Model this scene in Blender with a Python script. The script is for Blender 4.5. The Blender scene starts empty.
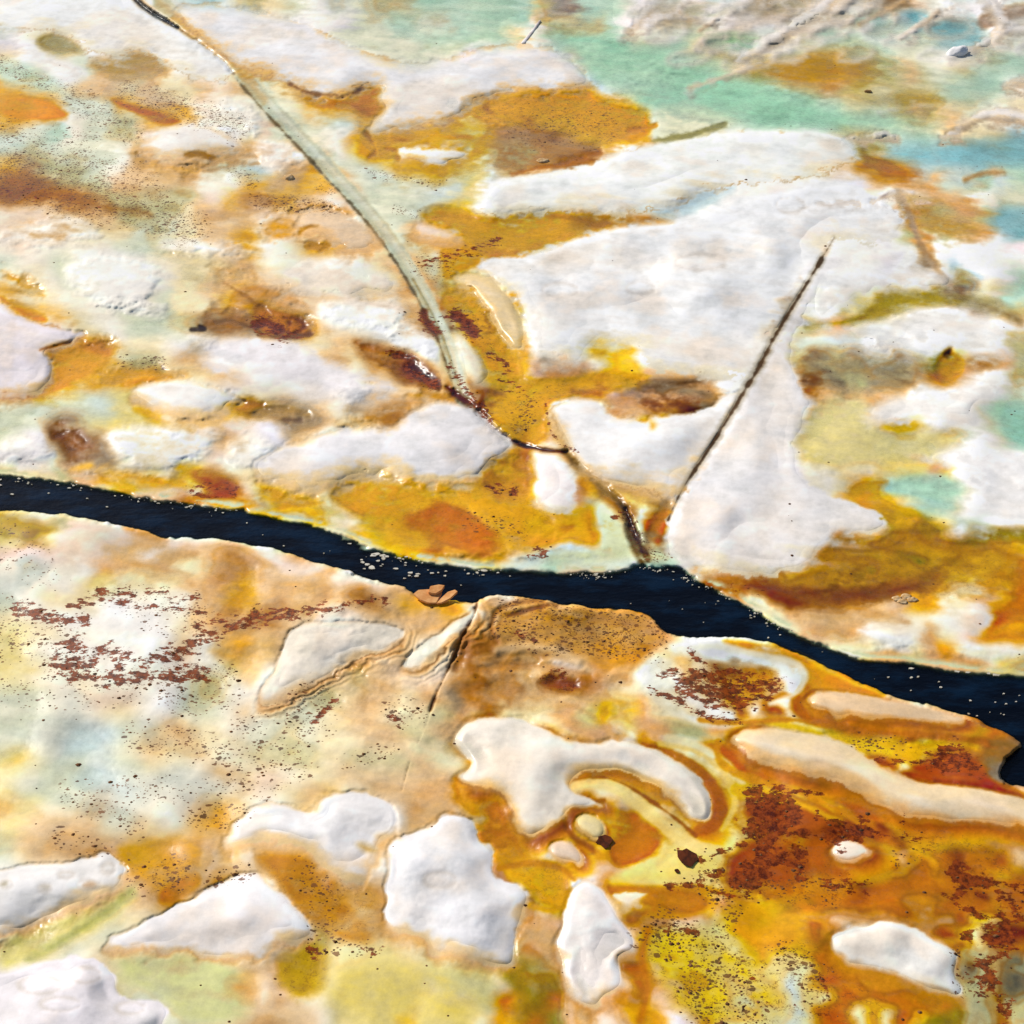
import bpy, bmesh, math, random
import numpy as np
from mathutils import Vector

random.seed(7)
rng = np.random.default_rng(11)
scene = bpy.context.scene
COL = scene.collection

# ------------------------------------------------------------------ camera
PITCH = math.radians(42.0); FOV = math.radians(38.0); DIST = 9.0
CP = np.array([0.0, -DIST*math.cos(PITCH), DIST*math.sin(PITCH)])
F = 512.0/math.tan(FOV/2)
cam_d = bpy.data.cameras.new('camera'); cam = bpy.data.objects.new('camera', cam_d); COL.objects.link(cam)
cam.location = CP; cam.rotation_euler = (math.pi/2-PITCH, 0, 0)
cam_d.angle = FOV; cam_d.clip_end = 500; cam_d.clip_start = 0.05
scene.camera = cam
SP, CPi = math.sin(PITCH), math.cos(PITCH)

def ground(u, v, h=0.0):
    """point of the terrain at height h that lies at map coordinate (u, v)"""
    a = (np.asarray(u, float)-512)/F; b = -(np.asarray(v, float)-512)/F
    dx = a; dy = b*SP + CPi; dz = b*CPi - SP
    t = (np.asarray(h, float)-CP[2])/dz
    return CP[0]+t*dx, CP[1]+t*dy, CP[2]+t*dz
def gp(u, v, h=0.0):
    x, y, z = ground(u, v, h); return Vector((float(x), float(y), float(z)))

# ------------------------------------------------------------------ lattice
def axis(lo_far, lo, hi, hi_far, step):
    core = np.arange(lo, hi+1e-6, step)
    left = []; p = lo; s = step
    while p > lo_far: s = min(s*1.12, 14); p -= s; left.append(p)
    right = []; p = core[-1]; s = step
    while p < hi_far: s = min(s*1.12, 14); p += s; right.append(p)
    return np.concatenate([np.array(left[::-1]), core, np.array(right)])
STEP = 1.2
US = axis(-420, -12, 1036, 1440, STEP)
VS = axis(-420, -12, 1036, 1330, STEP)
U, V = np.meshgrid(US, VS)
GX, GY, _ = ground(U, V, 0.0)
NV, NU = U.shape

# ------------------------------------------------------------------ noise
def vnoise(x, y, seed):
    r = np.random.default_rng(seed); T = r.random((256, 256))*2-1
    xi = np.floor(x).astype(int); yi = np.floor(y).astype(int)
    fx = x-xi; fy = y-yi
    fx = fx*fx*fx*(fx*(fx*6-15)+10); fy = fy*fy*fy*(fy*(fy*6-15)+10)
    a = T[yi & 255, xi & 255]; b = T[yi & 255, (xi+1) & 255]
    c = T[(yi+1) & 255, xi & 255]; d = T[(yi+1) & 255, (xi+1) & 255]
    return (a*(1-fx)+b*fx)*(1-fy)+(c*(1-fx)+d*fx)*fy
def fbm(x, y, seed, octv=4, gain=0.5):
    s = np.zeros_like(x); a = 1.0; t = 0
    for o in range(octv):
        s += a*vnoise(x+17.3*o, y-9.1*o, seed+o); t += a; a *= gain
        x, y = (x*0.8-y*0.6)*2.03, (x*0.6+y*0.8)*2.03
    return s/t
def sstep(a, b, x):
    t = np.clip((x-a)/(b-a), 0, 1); return t*t*(3-2*t)

N_big = fbm(GX*1.3+40, GY*1.3+40, 1, 4)
N_mid = fbm(GX*4+40, GY*4+40, 21, 4)
N_fine = fbm(GX*14+40, GY*14+40, 41, 4)
ca, sa = math.cos(-0.25), math.sin(-0.25)
N_str = fbm((GX*ca+GY*sa)*2.2+40, (-GX*sa+GY*ca)*11+40, 61, 4)
W1 = fbm(GX*3.1+60, GY*3.1+60, 81, 3); W2 = fbm(GX*3.1+90, GY*3.1+90, 91, 3)

def blur(A, r, it=3):
    """repeated box blur, r in lattice steps"""
    for _ in range(it):
        for ax in (0, 1):
            n = A.shape[ax]; pad = [(0, 0), (0, 0)]; pad[ax] = (r+1, r)
            c = np.cumsum(np.pad(A, pad, mode='edge'), axis=ax)
            A = (np.take(c, np.arange(2*r+1, n+2*r+1), ax)-np.take(c, np.arange(0, n), ax))/(2*r+1)
    return A
# ------------------------------------------------------------------ palette and deposit map
PAL = {
 'W': (242,240,242), 'L': (224,220,230), 'G': (205,208,204), 'A': (198,210,198), 'M': (184,212,194),  # L is white crust in lavender shade, painted into the map
 'T': (164,208,186), 'U': (178,210,220), 'B': (136,182,196), 'E': (236,224,204), 'C': (236,208,165),
 'P': (228,200,176), 'Y': (228,178,60), 'y': (226,210,148), 'O': (204,130,16), 'o': (228,174,86),
 'H': (206,160,114), 'h': (178,124,70), 'D': (105,58,20), 'R': (132,68,20), 'K': (60,50,45),
 'w': (238,231,220), 'a': (212,216,200), 'e': (234,218,184), 'p': (236,214,198), 't': (220,184,144), 'g': (232,182,50),
 'r': (150,88,30), 'd': (122,84,36), 'm': (190,216,202), 'u': (204,218,224), 'k': (190,114,24),
 'V': (165,140,50), 'v': (200,192,154), 'S': (176,164,152), 'N': (150,126,104)}
T = [
 "GPWWWWWWWWGGUBuv GpWWWWWWWWWGWWuG LWvvvWWWWWWWWvWW eWWvvaLLttWWWWeW mmaWWatttttWWWea oomaettteteetpta ooooaaaoottepwww oooawaavvooowwww aaamwaavvpWWWWWe aavaaaawtttWWett ohvvvaawttettaau hhhvvvvtttttwwwo hhhhhtvvvvvvppoh pppttttvvvvetttt pttteeeeavaeetto wpwwwwwaaaeeetto",
 "eeaWGGavvvMMmMMM LLLWWLaammaammMM LLLLLaaaaammmMMM WWLLWLaaaaaaaLWW eeLWWWLavaaLLWWW aeetWWovWWWWWWoo aaeoooOOWWWWooOg paaeaaooWWWWoyoo paaawwogOOOoyyHH ppttawyggWWWWgyv wttoaaaaeyggyyav otoootaaaaaaayWW hottppaaaaaayyWW pptwwwwaaaayggWW wptwpeetaatpwogg wweoottteaatooOO",
 "mvSSmmmGLSSLLLLN mwvvvvmLLSSSaLSL ewmTTTTaaammvvvS LLLaTTTTTTTvvvee LLLLaTTTTTTTmvtV LLLLuummmmTTTTTT oogggyeyvmmmTTTT OoggggggyaaaaamT HhhoggggoavvvWWW vHhhhttWWWWWWWWW vHthhtWWWWWWWWWW WWWWWWWWWWWWWWWW WWWWWWWWWWWuuWWW yvvtttSSuuuuWWWW ygyttoWWWWWWWWWW OgowWWWWWWWWWWWW",
 "NNSLWWSNNpGWWLWW LSSGGaavBBSaBuWN GevmmmmmaaaBBuSG vvvvvvvmaaaWWvmm vHHOHHVvtvaavmmm TmvHHVvvvvvmmmmW TTTmmvvvVHVvvaae TTTTTmmmvvvtaaWW WWWWvvvmmmateevB WpWWWVVuUUUBBBBB WWvttoOOHuuuuUtm WWWWLLttHttaamum LLLppppwpptttwaa WWWWLLLtHHvttvBB WWLWWWLwvHvvttuB LWWpWWWWwtWWWWWL",
 "awwaaWWWWwweeett eeewaaWWWWweettt oeeewwWWWwaeetoh WoooewwaaaaeeeoH LLLpeewwaaavNNhN WLLLpOoeeewWSSWW LWWoooovvvettpWW WWWgyoooooeeettp LLgyyaayyWWWWWWe aaaaaaayygWWWWgo aaaNNvyyyywwptpp aLLDDDNeyyeetttw LLLGDNNeeeeeepww eeevttoeeyeggoee eeeettegyeeteOkt eeeeetttttthkkOo",
 "ewwWWWWettvaaooL ttteWWwwettvyyee HHHttpSttHtvyOte OHHtWWppptthvgrt rrOotwwWWthDvgRg LLeeettNWWWWvwyg WWWwttehhDtwvwyg WWWWWWwttDDtvevy eewWWWWttttthrrg vNNNtwNtHHtWWwrg LLNNteewhHeWWWWp LLttWWWWeetWWWWp WWWWWWtteWWWWWto eewWWWyyyWWWtHog yyeewOgyyyeettOO vggyyygyyggoottt",
 "eWWWWWWWWWWWWWWW wWWWWWWLLWWWWWWW oWWWWWWGGWLLLLaa yWWWSSLWWLLLLGaa eWWLSSSWWLLLLLav oWWWvyygWWWWLLLW otNHteygWWWWWWWS gtHHoogggtttSWWS ygooOOtNNNNNtWWW ooeWWetthhDNNpWS otwWWWWWyytpWWWW OoteWWWWWWWWaWWW OeWtHtWWWWWwSWWW goWWoHvNWWWwHWWW ogWWHoVNNWWtHWWW ooWWtvyyyNthWWWW",
 "uuLWWWWLWNwuWWWW uNWWWWWLWWWvuWWm LNaaWvyVVVVNNvvm WNaWvyVVvWWWWNvv NavttvaawWWWWWWW LvaaGGWwGWWWWWWv WvvNvSGGSvVgtttv WWhNvvSNNtOOtWWv WWhttttttWWWWWWa WWWteetpWWWWWGMM WWweeeetgyWWWaMT WWvveeyyyyvvaWaT LWwweeyyyeyWWWWW LLwweeeyyytyWWWW LLwweogmMMMmaWWW LLLLLeogymmaWWWW",
 "Vvevpppppttppppp yVVyppppttpppppp pppppppttpttttHt wGGwwwttttteetHH GGwwweyeeeettHHo awweeeWWwwwwttoo ewwwWWWWWWwwttht yyeewwWWWWWetthh yywWWWwWWWWtwwoo yyvwwwWWWWWpwwyo yyewwewwwwwavvww aaawGpppwWWavvww aaaGGweewWWaaawt aaGGuuuaGetteeww aaaGuuuaeteteeee ygyaaauaaeeetewe",
 "ggygyeyggOOOoott yyyyeeeygggOOOoo ppttaaaeyggOOOOo tppptpptaaaeeeyy tttttppptttteeee tHttHthhtoooottp rhttpppttttoowtt ttpWWWWWWtttwtth otpWWWWWttwwwhhH wpeWWWotptwwthHH WWWWttvttpppHhHH ppwvvettteHtNhHH waaaettteeevHthe aavaeetttvvtteWW avvaeeettteetoWW vvvveevvvvteeoWW",
 "ooOOyyaNaOtWWWWW toogggyaNaakWWWW eaaaaeaaNaatpwww aamaaaaammatettt ttttHHHHaaaahhhr tttttHHHHaaaaate tHttHHHHHtaaaaae hHhHhHhHHHtaWWWy HhHHHhHHhtewWWWW ttpptHHtteewNNhe tthhhHtteewwhOOO tttttteeeewwwOOO eettygyyteewwwOw wwettteyttvvttoo WWwwtttwotaayoOp WWWwwwwwtOawyOOp",
 "WWWWWWwVVVyaaaWW WWWWHHeeVVVwvVVV LWWHHHHoVVgVVgog hptHHHVHVVggggOO rthhdddrOHoeeooO rrhhhhhttooeetoO etttttttteewwwOO vettttWWWwtepoOO ooveeeewwetowwwe wOOvveettvttteyv wwgoOOOvvvvvvvvv kegppptttvvvvvvv keyoopppppttthhv eeyyOOkkkhHHHhhh pttkOgggrygeekhN pppppeOOyrRRrNNN",
 "yyaaauuuGGGGwtte yaaaaaSuuGGGGGwt oyyaaSSGGGwwtooe yyttttaatewwooot vttHHHHtooooHHtW aettttttggOHHtoW WWWWWWWtHHHHpttt WWWWWWLtHHHHHOot WWvvvvavttOoeWWW WyyyyyvveeeWWWWW ayyyvvaaeeWWWWWW yyyvaaeeeWWtttWW LLWWWLtvvvttttet LLWWWSSvvaavvtHo LLWWWWtvaaavvttt LLLLLLLWeaaaaatt",
 "ppweetttttttteWW peetoeetttHHteWW wWeoWWWWWHttteOO WWWWWWWWWtttteOO tWWWWttHtteWWoOO HhHtWWwtWWWWWWoo ttHOtWWWWWWWWWHH WttOOttHtWWWWWWH WWttOOetHWWWWWWW WWWtHtttHWWWWWWW LLtVVytttpptWWWN SttVVyyyyeeaWWWN thggVyyyyyeaaavv pHHgyyyyyyyeaavt pHtewyyyyygyeevO Htttwyyyygyyyyeo",
 "WWWoeeeHoWWtOeyO WWWwHeeeyHOpwOyy WWWwoHHOyeeOHOyR oWWoweeOOOyeeOyg OOppOeeOOOyeeyyO ggwptooooyyeeeyR gygootttyyeeyRRy WyggwWtoooooyyyg WNygWWWWWHOOoHog tHttWWWWtHttyyog ttttWWWWthyyyyyg vHttWWWWthgyyyyg VvttWWtNhtOgyyyy VvVttWWWtHtOgyya oVOtttpHHttogyay oOVttpptooppoyaa",
 "OtptppeeeOkkrrNN gyyOHteeeeeeeett RRRRgOHteeeeeeee RRRRrOOrHtpttete OyOkHHOOrOOHHHtt rkOHWWWHHgVROOkt RrOOotttHOgRrOgO OOOOkrkOOkOkRRgO yVOOkkOHttHkOOgO gooHHHHHHtHHkgyh ggotWWWWWtHkgyRR yygOtWWWWWWWOyhh yyyOOHtHHWWWNvhv yayOOgottttHvvhN yayyOOgggggVvvkv aayOOygyOgVVvvkv"]
LM = np.zeros((64, 64, 3)); LH = np.zeros((64, 64))
HT = {'W':.022,'L':.018,'G':.006,'A':-.008,'M':-.022,'T':-.028,'U':-.02,'B':-.032,'E':.008,'C':.004,'P':.01,'Y':-.02,'y':-.012,
      'O':-.022,'o':-.01,'H':.004,'h':-.004,'D':-.02,'R':-.018,'K':0,'V':-.018,'v':-.01,'S':.002,'N':-.006}
HT.update({'w':.014,'a':-.006,'e':.002,'p':.008,'t':.002,'g':-.02,'r':-.014,'d':-.016,'m':-.018,'u':-.014,'k':-.022})
for ti, rows in enumerate(T):
    for r, row in enumerate(rows.split()):
        for c, ch in enumerate(row):
            LM[(ti//4)*16+r, (ti % 4)*16+c] = PAL[ch]; LH[(ti//4)*16+r, (ti % 4)*16+c] = HT[ch]
def cubic(G, u, v, sharp=0.5):
    x = np.clip((u-8)/16, -0.5, 63.5); y = np.clip((v-8)/16, -0.5, 63.5)
    xi = np.floor(x).astype(int); yi = np.floor(y).astype(int); fx = x-xi; fy = y-yi
    def wts(t):
        a = -sharp
        def k(d):
            d = np.abs(d)
            return np.where(d < 1, (a+2)*d**3-(a+3)*d**2+1, np.where(d < 2, a*d**3-5*a*d**2+8*a*d-4*a, 0))
        return [k(t+1), k(t), k(1-t), k(2-t)]
    wx = wts(fx); wy = wts(fy); out = 0
    for j in range(4):
        for i in range(4):
            g = G[np.clip(yi+j-1, 0, 63), np.clip(xi+i-1, 0, 63)]
            w = wx[i]*wy[j]
            out = out + (g*w[..., None] if g.ndim == 3 else g*w)
    return out
wu = U + W1*12 + N_str*9 + N_mid*6 + N_fine*4; wv = V + W2*8 + N_mid*5 + N_fine*3
RGB = np.clip(cubic(LM, wu, wv), 0, 255)
calm = np.clip(sstep(520, 380, U)*sstep(540, 640, V) + .5*sstep(520, 380, U)*sstep(520, 420, V) + .8*sstep(560, 700, U)*sstep(200, 140, V), 0, 1)[..., None]
RGBs = np.stack([blur(RGB[..., q], 7, 2) for q in range(3)], -1); RGB = RGB*(1-.8*calm)+RGBs*.8*calm
HB = blur(cubic(LH, wu, wv, 0.2), 6)
SPK = np.zeros_like(U); RST = np.zeros_like(U); MAT = np.zeros_like(U)

# ------------------------------------------------------------------ 2-D field helpers
def chaikin(P, n=2, closed=True):
    P = np.array(P, float)
    for _ in range(n):
        Q = np.roll(P, -1, 0) if closed else P[1:]
        A = P if closed else P[:-1]
        N = np.empty((2*len(A), 2)); N[0::2] = .75*A+.25*Q; N[1::2] = .25*A+.75*Q
        if not closed: N = np.vstack([P[:1], N, P[-1:]])
        P = N
    return P
def window(P, pad):
    i0 = max(np.searchsorted(US, P[:, 0].min()-pad)-1, 0); i1 = min(np.searchsorted(US, P[:, 0].max()+pad)+1, NU)
    j0 = max(np.searchsorted(VS, P[:, 1].min()-pad)-1, 0); j1 = min(np.searchsorted(VS, P[:, 1].max()+pad)+1, NV)
    return slice(j0, j1), slice(i0, i1)
def sdf(P, s):
    u = U[s].astype(np.float32); v = V[s].astype(np.float32)
    d2 = np.full(u.shape, 1e12, np.float32); ins = np.zeros(u.shape, bool)
    n = len(P)
    for k in range(n):
        ax, ay = P[k]; bx, by = P[(k+1) % n]
        ex, ey = bx-ax, by-ay; L = ex*ex+ey*ey
        if L < 1e-9: continue
        t = np.clip(((u-ax)*ex+(v-ay)*ey)/L, 0, 1)
        np.minimum(d2, (u-ax-t*ex)**2+(v-ay-t*ey)**2, out=d2)
        if ay != by:
            c = (v >= ay) != (v >= by)
            ins ^= c & (u < (bx-ax)*(v-ay)/(by-ay)+ax)
    d = np.sqrt(d2); return np.where(ins, -d, d)
def lined(P, s):
    """distance to an open polyline and its running fraction"""
    u = U[s]; v = V[s]; best = np.full(u.shape, 1e9); fr = np.zeros(u.shape); side = np.zeros(u.shape)
    n = len(P)-1
    for k in range(n):
        ax, ay = P[k]; bx, by = P[k+1]; ex, ey = bx-ax, by-ay; L = ex*ex+ey*ey+1e-9
        t = np.clip(((u-ax)*ex+(v-ay)*ey)/L, 0, 1)
        d = np.hypot(u-ax-t*ex, v-ay-t*ey); m = d < best
        best = np.where(m, d, best); fr = np.where(m, (k+t)/n, fr)
        side = np.where(m, np.sign(ex*(v-ay)-ey*(u-ax)), side)
    return best, fr, side
def over(s, alpha, col):
    c = np.array(PAL[col] if isinstance(col, str) else col, float)
    RGB[s] = RGB[s]*(1-alpha[..., None]) + c*alpha[..., None]
def patch(pts, col, soft=6, jag=5, a=1.0, dh=0.0, n=2, tex=0.6):
    soft = soft*1.35; jag = jag*1.3; P = chaikin(pts, n); s = window(P, soft*2+jag*2+4)
    d = sdf(P, s) + jag*(N_mid[s]*0.7+N_fine[s]*0.9)
    al = a*sstep(soft, -soft, d)
    if tex: al = np.clip(al*(1+tex*(N_fine[s]+N_str[s]+.8*N_mid[s])), 0, 1)
    over(s, al, col)
    if dh: HB[s] += dh*sstep(soft, -soft*1.5, d)
def stroke(pts, w, col, soft=2, jag=2, a=1.0, dh=0.0, taper=0.0):
    P = chaikin(pts, 2, False); s = window(P, w+soft+jag+6)
    d, f, sd = lined(P, s); d = d + jag*(N_fine[s]*0.8+N_mid[s]*0.5)
    ww = w*(1-taper*np.abs(f*2-1)**2)
    al = a*sstep(ww+soft, ww-soft, d)
    over(s, al, col)
    if dh: HB[s] += dh*sstep(ww+soft+1, 0, d)
def field(A, pts, w, val, soft=None):
    P = chaikin(pts, 1, False) if len(pts) > 1 else np.array(pts+[(pts[0][0]+1, pts[0][1])], float)
    soft = soft or w; s = window(P, w+soft+20)
    d, f, _ = lined(P, s); d = d + 0.35*w*(N_mid[s]+N_fine[s]*.7)
    A[s] = np.maximum(A[s], val*sstep(w+soft*.6, w-soft*.6, d))
def parea(A, pts, val, soft=8, jag=6):
    P = chaikin(pts, 1); s = window(P, soft*2+jag*2)
    d = sdf(P, s)+jag*(N_mid[s]+N_fine[s]*.6)
    A[s] = np.maximum(A[s], val*sstep(soft, -soft, d))

# ------------------------------------------------------------------ base relief
S_big = blur(N_big, 8); S_mid = blur(N_mid, 6); SW = blur(fbm(GX*2.1+11, GY*2.1+70, 131, 3), 8)
LIFT = 0.030*S_big + 0.022*SW + 0.016*S_mid + 0.0011*N_fine
cl = np.interp(U, [-480,0,100,200,256,350,400,500,600,650,700,770,860,940,1024,1500], [466,492,504,519,527,555,569,582,590,585,612,632,672,688,705,805])
near = (V > cl)*1.0          # the rocky bank on the near side
tan_m = np.exp(-(((U-440)/260)**2+((V-650)/110)**2))
LIFT = LIFT + tan_m*(0.022*N_mid + 0.005*N_fine + 0.02*N_big)

sAll = (slice(0, NV), slice(0, NU))
# milky silica veil over the shallow upper flats and the left part of the near bank
milk = .85*np.clip(.26*sstep(760, 520, U+.25*V)*sstep(620, 480, V) + .34*sstep(520, 330, U)*sstep(560, 680, V) + .22*sstep(560, 760, U)*sstep(380, 250, V), 0, .45)
milk = milk*np.clip(.75+1.3*N_mid+.9*N_str, 0, 1.5)
over(sAll, np.clip(milk, 0, .6), (236,228,212))
# ------------------------------------------------------------------ stains of the crust
patch([(0,100),(20,96),(45,98),(60,107),(70,117),(52,121),(28,120),(0,116)], (226,160,58), 3, 2, .95)
patch([(110,98),(130,103),(150,108),(168,115),(184,122),(165,125),(148,118),(128,111),(115,105)], (204,134,34), 3, 2, .95)
patch([(36,40),(45,33),(60,33),(75,40),(88,50),(80,55),(60,52),(42,50)], (180,165,120), 3, 2, .9, -.01)
patch([(92,55),(115,56),(133,50),(150,54),(170,64),(170,74),(140,78),(110,80),(92,70)], (196,164,108), 6, 4, .8, -.01)
patch([(300,96),(330,98),(355,96),(365,86),(384,86),(376,102),(390,108),(375,119),(362,115),(350,108),(318,110)], (208,142,38), 3, 2, .95, -.012)
patch([(355,150),(362,134),(385,133),(395,142),(392,156),(375,163),(360,158)], (218,166,60), 4, 3, .8)
patch([(395,128),(430,124),(460,120),(490,124),(500,135),(492,150),(470,158),(420,166),(396,160)], (214,168,62), 6, 4, .6)
patch([(462,110),(480,97),(515,92),(560,88),(590,86),(604,98),(640,104),(656,118),(650,136),(632,146),(600,140),(560,130),(515,126),(475,122)], (224,166,44), 6, 5, .9, -.01)
patch([(495,132),(512,125),(540,126),(575,138),(600,150),(580,163),(545,168),(512,173),(490,168)], (180,138,92), 9, 7, .75, -.008)
patch([(655,105),(690,104),(720,112),(738,120),(715,130),(680,137),(655,140),(648,120)], (228,228,206), 4, 3, .9)
patch([(420,215),(440,205),(470,212),(512,214),(560,211),(600,214),(640,218),(610,227),(575,237),(548,250),(520,256),(490,254),(460,240),(430,230)], (216,164,42), 5, 3, .9, -.015)
patch([(575,212),(620,213),(660,215),(680,222),(650,224),(610,227),(570,232)], (186,142,92), 5, 2, .7)
patch([(650,214),(680,200),(720,188),(740,186),(715,200),(690,215),(665,222)], (196,214,226), 6, 3, .8, -.012)
patch([(440,245),(470,240),(500,245),(480,262),(462,275),(445,282),(440,268)], (216,160,50), 5, 4, .8)
patch([(445,285),(470,290),(490,310),(505,335),(520,355),(525,375),(505,390),(485,385),(470,350),(455,320),(440,300)], (222,164,40), 6, 4, .85, -.012)
patch([(480,395),(520,380),(560,378),(610,374),(650,376),(640,388),(590,392),(560,400),(548,410),(552,430),(530,448),(500,440),(485,420)], (222,168,44), 5, 4, .9, -.014)
patch([(530,362),(560,360),(590,362),(586,376),(560,378),(536,376)], (196,158,124), 5, 3, .8)
patch([(588,340),(600,338),(612,348),(606,360),(590,358)], (206,166,74), 4, 3, .7)
patch([(614,352),(628,350),(640,362),(640,374),(620,372)], (236,196,96), 5, 3, .75)
patch([(600,398),(640,385),(690,378),(715,380),(705,402),(670,410),(640,412),(612,420)], (200,160,128), 7, 6, .7, -.006)
patch([(640,400),(670,398),(708,400),(690,408),(655,411)], (132,82,54), 4, 7, .75)
patch([(636,384),(670,380),(705,378),(690,386),(650,394)], (112,82,58), 4, 5, .7)
patch([(638,420),(650,418),(662,425),(652,432),(640,428)], (228,170,66), 4, 2, .8)
patch([(0,296),(12,302),(30,310),(50,318),(45,324),(28,320),(10,308),(0,302)], (224,160,40), 3, 2, .9)
patch([(42,352),(60,345),(80,340),(110,345),(116,358),(100,372),(80,385),(60,395),(40,394),(52,378)], (220,160,62), 6, 4, .85, -.01)
patch([(78,342),(105,342),(115,352),(100,356),(85,350)], (216,150,30), 4, 2, .8)
patch([(120,378),(150,374),(180,376),(150,384),(128,390)], (220,156,66), 4, 3, .8)
patch([(130,408),(145,405),(160,415),(158,424),(145,418)], (232,180,50), 4, 3, .85)
patch([(225,400),(245,398),(262,402),(300,408),(300,418),(260,415),(232,413)], (190,146,56), 6, 4, .8)
patch([(50,430),(70,425),(90,436),(98,446),(92,462),(70,462),(62,448)], (150,102,62), 9, 10, .8, -.01)
patch([(65,470),(90,460),(96,466),(80,474)], (224,176,96), 3, 2, .8)
patch([(190,470),(215,472),(235,480),(240,496),(215,498),(200,485)], (176,96,16), 6, 4, .85)
patch([(255,305),(272,305),(300,315),(318,322),(312,336),(280,339),(256,338)], (200,130,24), 6, 4, .9, -.012)
patch([(240,280),(270,290),(300,305),(290,312),(262,302),(244,292)], (206,152,96), 8, 4, .7)
patch([(205,325),(225,318),(256,320),(256,336),(225,334)], (150,110,72), 7, 4, .8)
patch([(350,338),(380,345),(410,355),(415,362),(385,362),(360,350)], (170,116,70), 7, 4, .7)
patch([(385,362),(410,358),(430,368),(440,382),(425,388),(400,380)], (150,90,44), 6, 4, .8, -.01)
patch([(360,415),(385,405),(410,402),(405,418),(392,428),(370,425)], (186,136,80), 7, 4, .75, -.01)
patch([(256,408),(285,402),(312,412),(320,425),(300,432),(270,420)], (176,144,110), 8, 4, .75, -.015)
patch([(330,490),(345,480),(370,474),(400,472),(440,482),(470,486),(500,478),(525,490),(545,508),(560,525),(560,545),(530,552),(490,548),(450,552),(410,545),(380,532),(350,515),(335,502)], (222,166,52), 6, 4, .85, -.012)
patch([(440,500),(470,512),(500,535),(495,553),(460,550),(430,535),(400,520),(420,510)], (204,126,20), 5, 4, .85)
patch([(345,530),(380,520),(400,530),(385,545),(360,540)], (226,180,60), 6, 4, .6)
patch([(480,468),(500,455),(530,460),(532,480),(525,500),(500,498),(482,485)], (214,152,20), 5, 4, .85, -.01)
patch([(520,520),(550,508),(590,505),(612,525),(605,545),(585,548),(560,538),(530,535)], (224,176,48), 6, 4, .75)
patch([(580,510),(600,505),(612,528),(600,545),(586,535)], (216,164,26), 5, 3, .7)
patch([(590,510),(605,498),(625,512),(632,535),(640,556),(618,560),(560,566),(535,556),(575,550),(602,548)], (214,218,186), 5, 3, .9)
patch([(640,560),(634,530),(632,512),(648,530),(660,548),(672,562)], (200,210,184), 3, 3, .9)
patch([(640,525),(655,515),(672,508),(664,535),(660,548),(650,540)], (204,122,30), 3, 3, .9)
patch([(585,475),(605,482),(625,498),(640,512),(628,522),(610,508),(592,490)], (176,140,92), 5, 3, .8)
# far right of the upper shelf
patch([(798,328),(830,322),(860,315),(885,300),(910,293),(940,295),(975,300),(960,306),(915,308),(880,318),(850,326)], (176,152,62), 4, 3, .9, -.01)
patch([(935,295),(960,294),(1000,304),(1024,316),(1024,330),(990,312),(960,305)], (158,140,104), 5, 3, .7)
patch([(795,362),(830,352),(870,352),(920,362),(940,380),(900,392),(860,395),(815,392),(800,380)], (172,158,132), 10, 6, .75, -.014)
patch([(798,382),(812,372),(826,378),(815,386)], (128,88,64), 4, 3, .8)
patch([(936,356),(950,346),(956,352),(965,360),(960,374),(945,386),(938,376)], (200,150,28), 3, 2, .95, -.012)
patch([(940,354),(950,346),(953,352),(948,360)], (100,66,14), 2, 2, .9)
patch([(960,356),(990,352),(1005,362),(985,372),(965,372)], (180,140,96), 5, 4, .7)
patch([(815,400),(850,392),(870,402),(866,425),(900,428),(945,432),(965,442),(920,455),(860,470),(800,470),(795,440)], (216,204,158), 8, 5, .9, -.01)
patch([(880,424),(905,420),(920,426),(905,432),(888,430)], (222,186,64), 4, 3, .8)
patch([(848,490),(870,480),(890,478),(888,486),(865,492),(852,494)], (206,170,92), 3, 3, .8)
patch([(882,486),(905,478),(945,478),(965,485),(960,496),(925,500),(895,496)], (178,208,194), 5, 3, .9, -.012)
patch([(868,500),(895,506),(920,510),(925,525),(900,535),(880,520)], (216,170,44), 5, 3, .85)
patch([(1000,410),(1024,402),(1040,430),(1024,450),(1008,440)], (166,208,200), 6, 4, .9)
patch([(835,535),(870,538),(895,525),(930,520),(960,540),(1024,540),(1024,590),(960,590),(900,590),(850,590),(790,592),(770,580),(815,565)], (190,142,50), 9, 6, .85, -.012)
patch([(900,545),(950,550),(1000,550),(1000,575),(940,575),(905,570)], (206,158,34), 8, 6, .8)
patch([(770,585),(800,585),(850,590),(910,580),(945,570),(930,590),(880,600),(820,602),(780,600)], (140,84,30), 7, 6, .75)
patch([(768,590),(785,590),(782,606),(768,602)], (140,88,50), 6, 4, .6)
patch([(985,630),(1024,615),(1040,640),(1024,645),(985,640)], (214,156,36), 6, 4, .85)
patch([(865,625),(890,618),(915,618),(930,628),(915,636),(880,636)], (238,226,206), 6, 4, .85)
patch([(962,612),(985,608),(995,618),(985,632),(965,628)], (234,214,196), 6, 4, .85)
patch([(960,655),(985,645),(1015,642),(1010,656),(980,660)], (238,224,200), 5, 4, .85)
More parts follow.
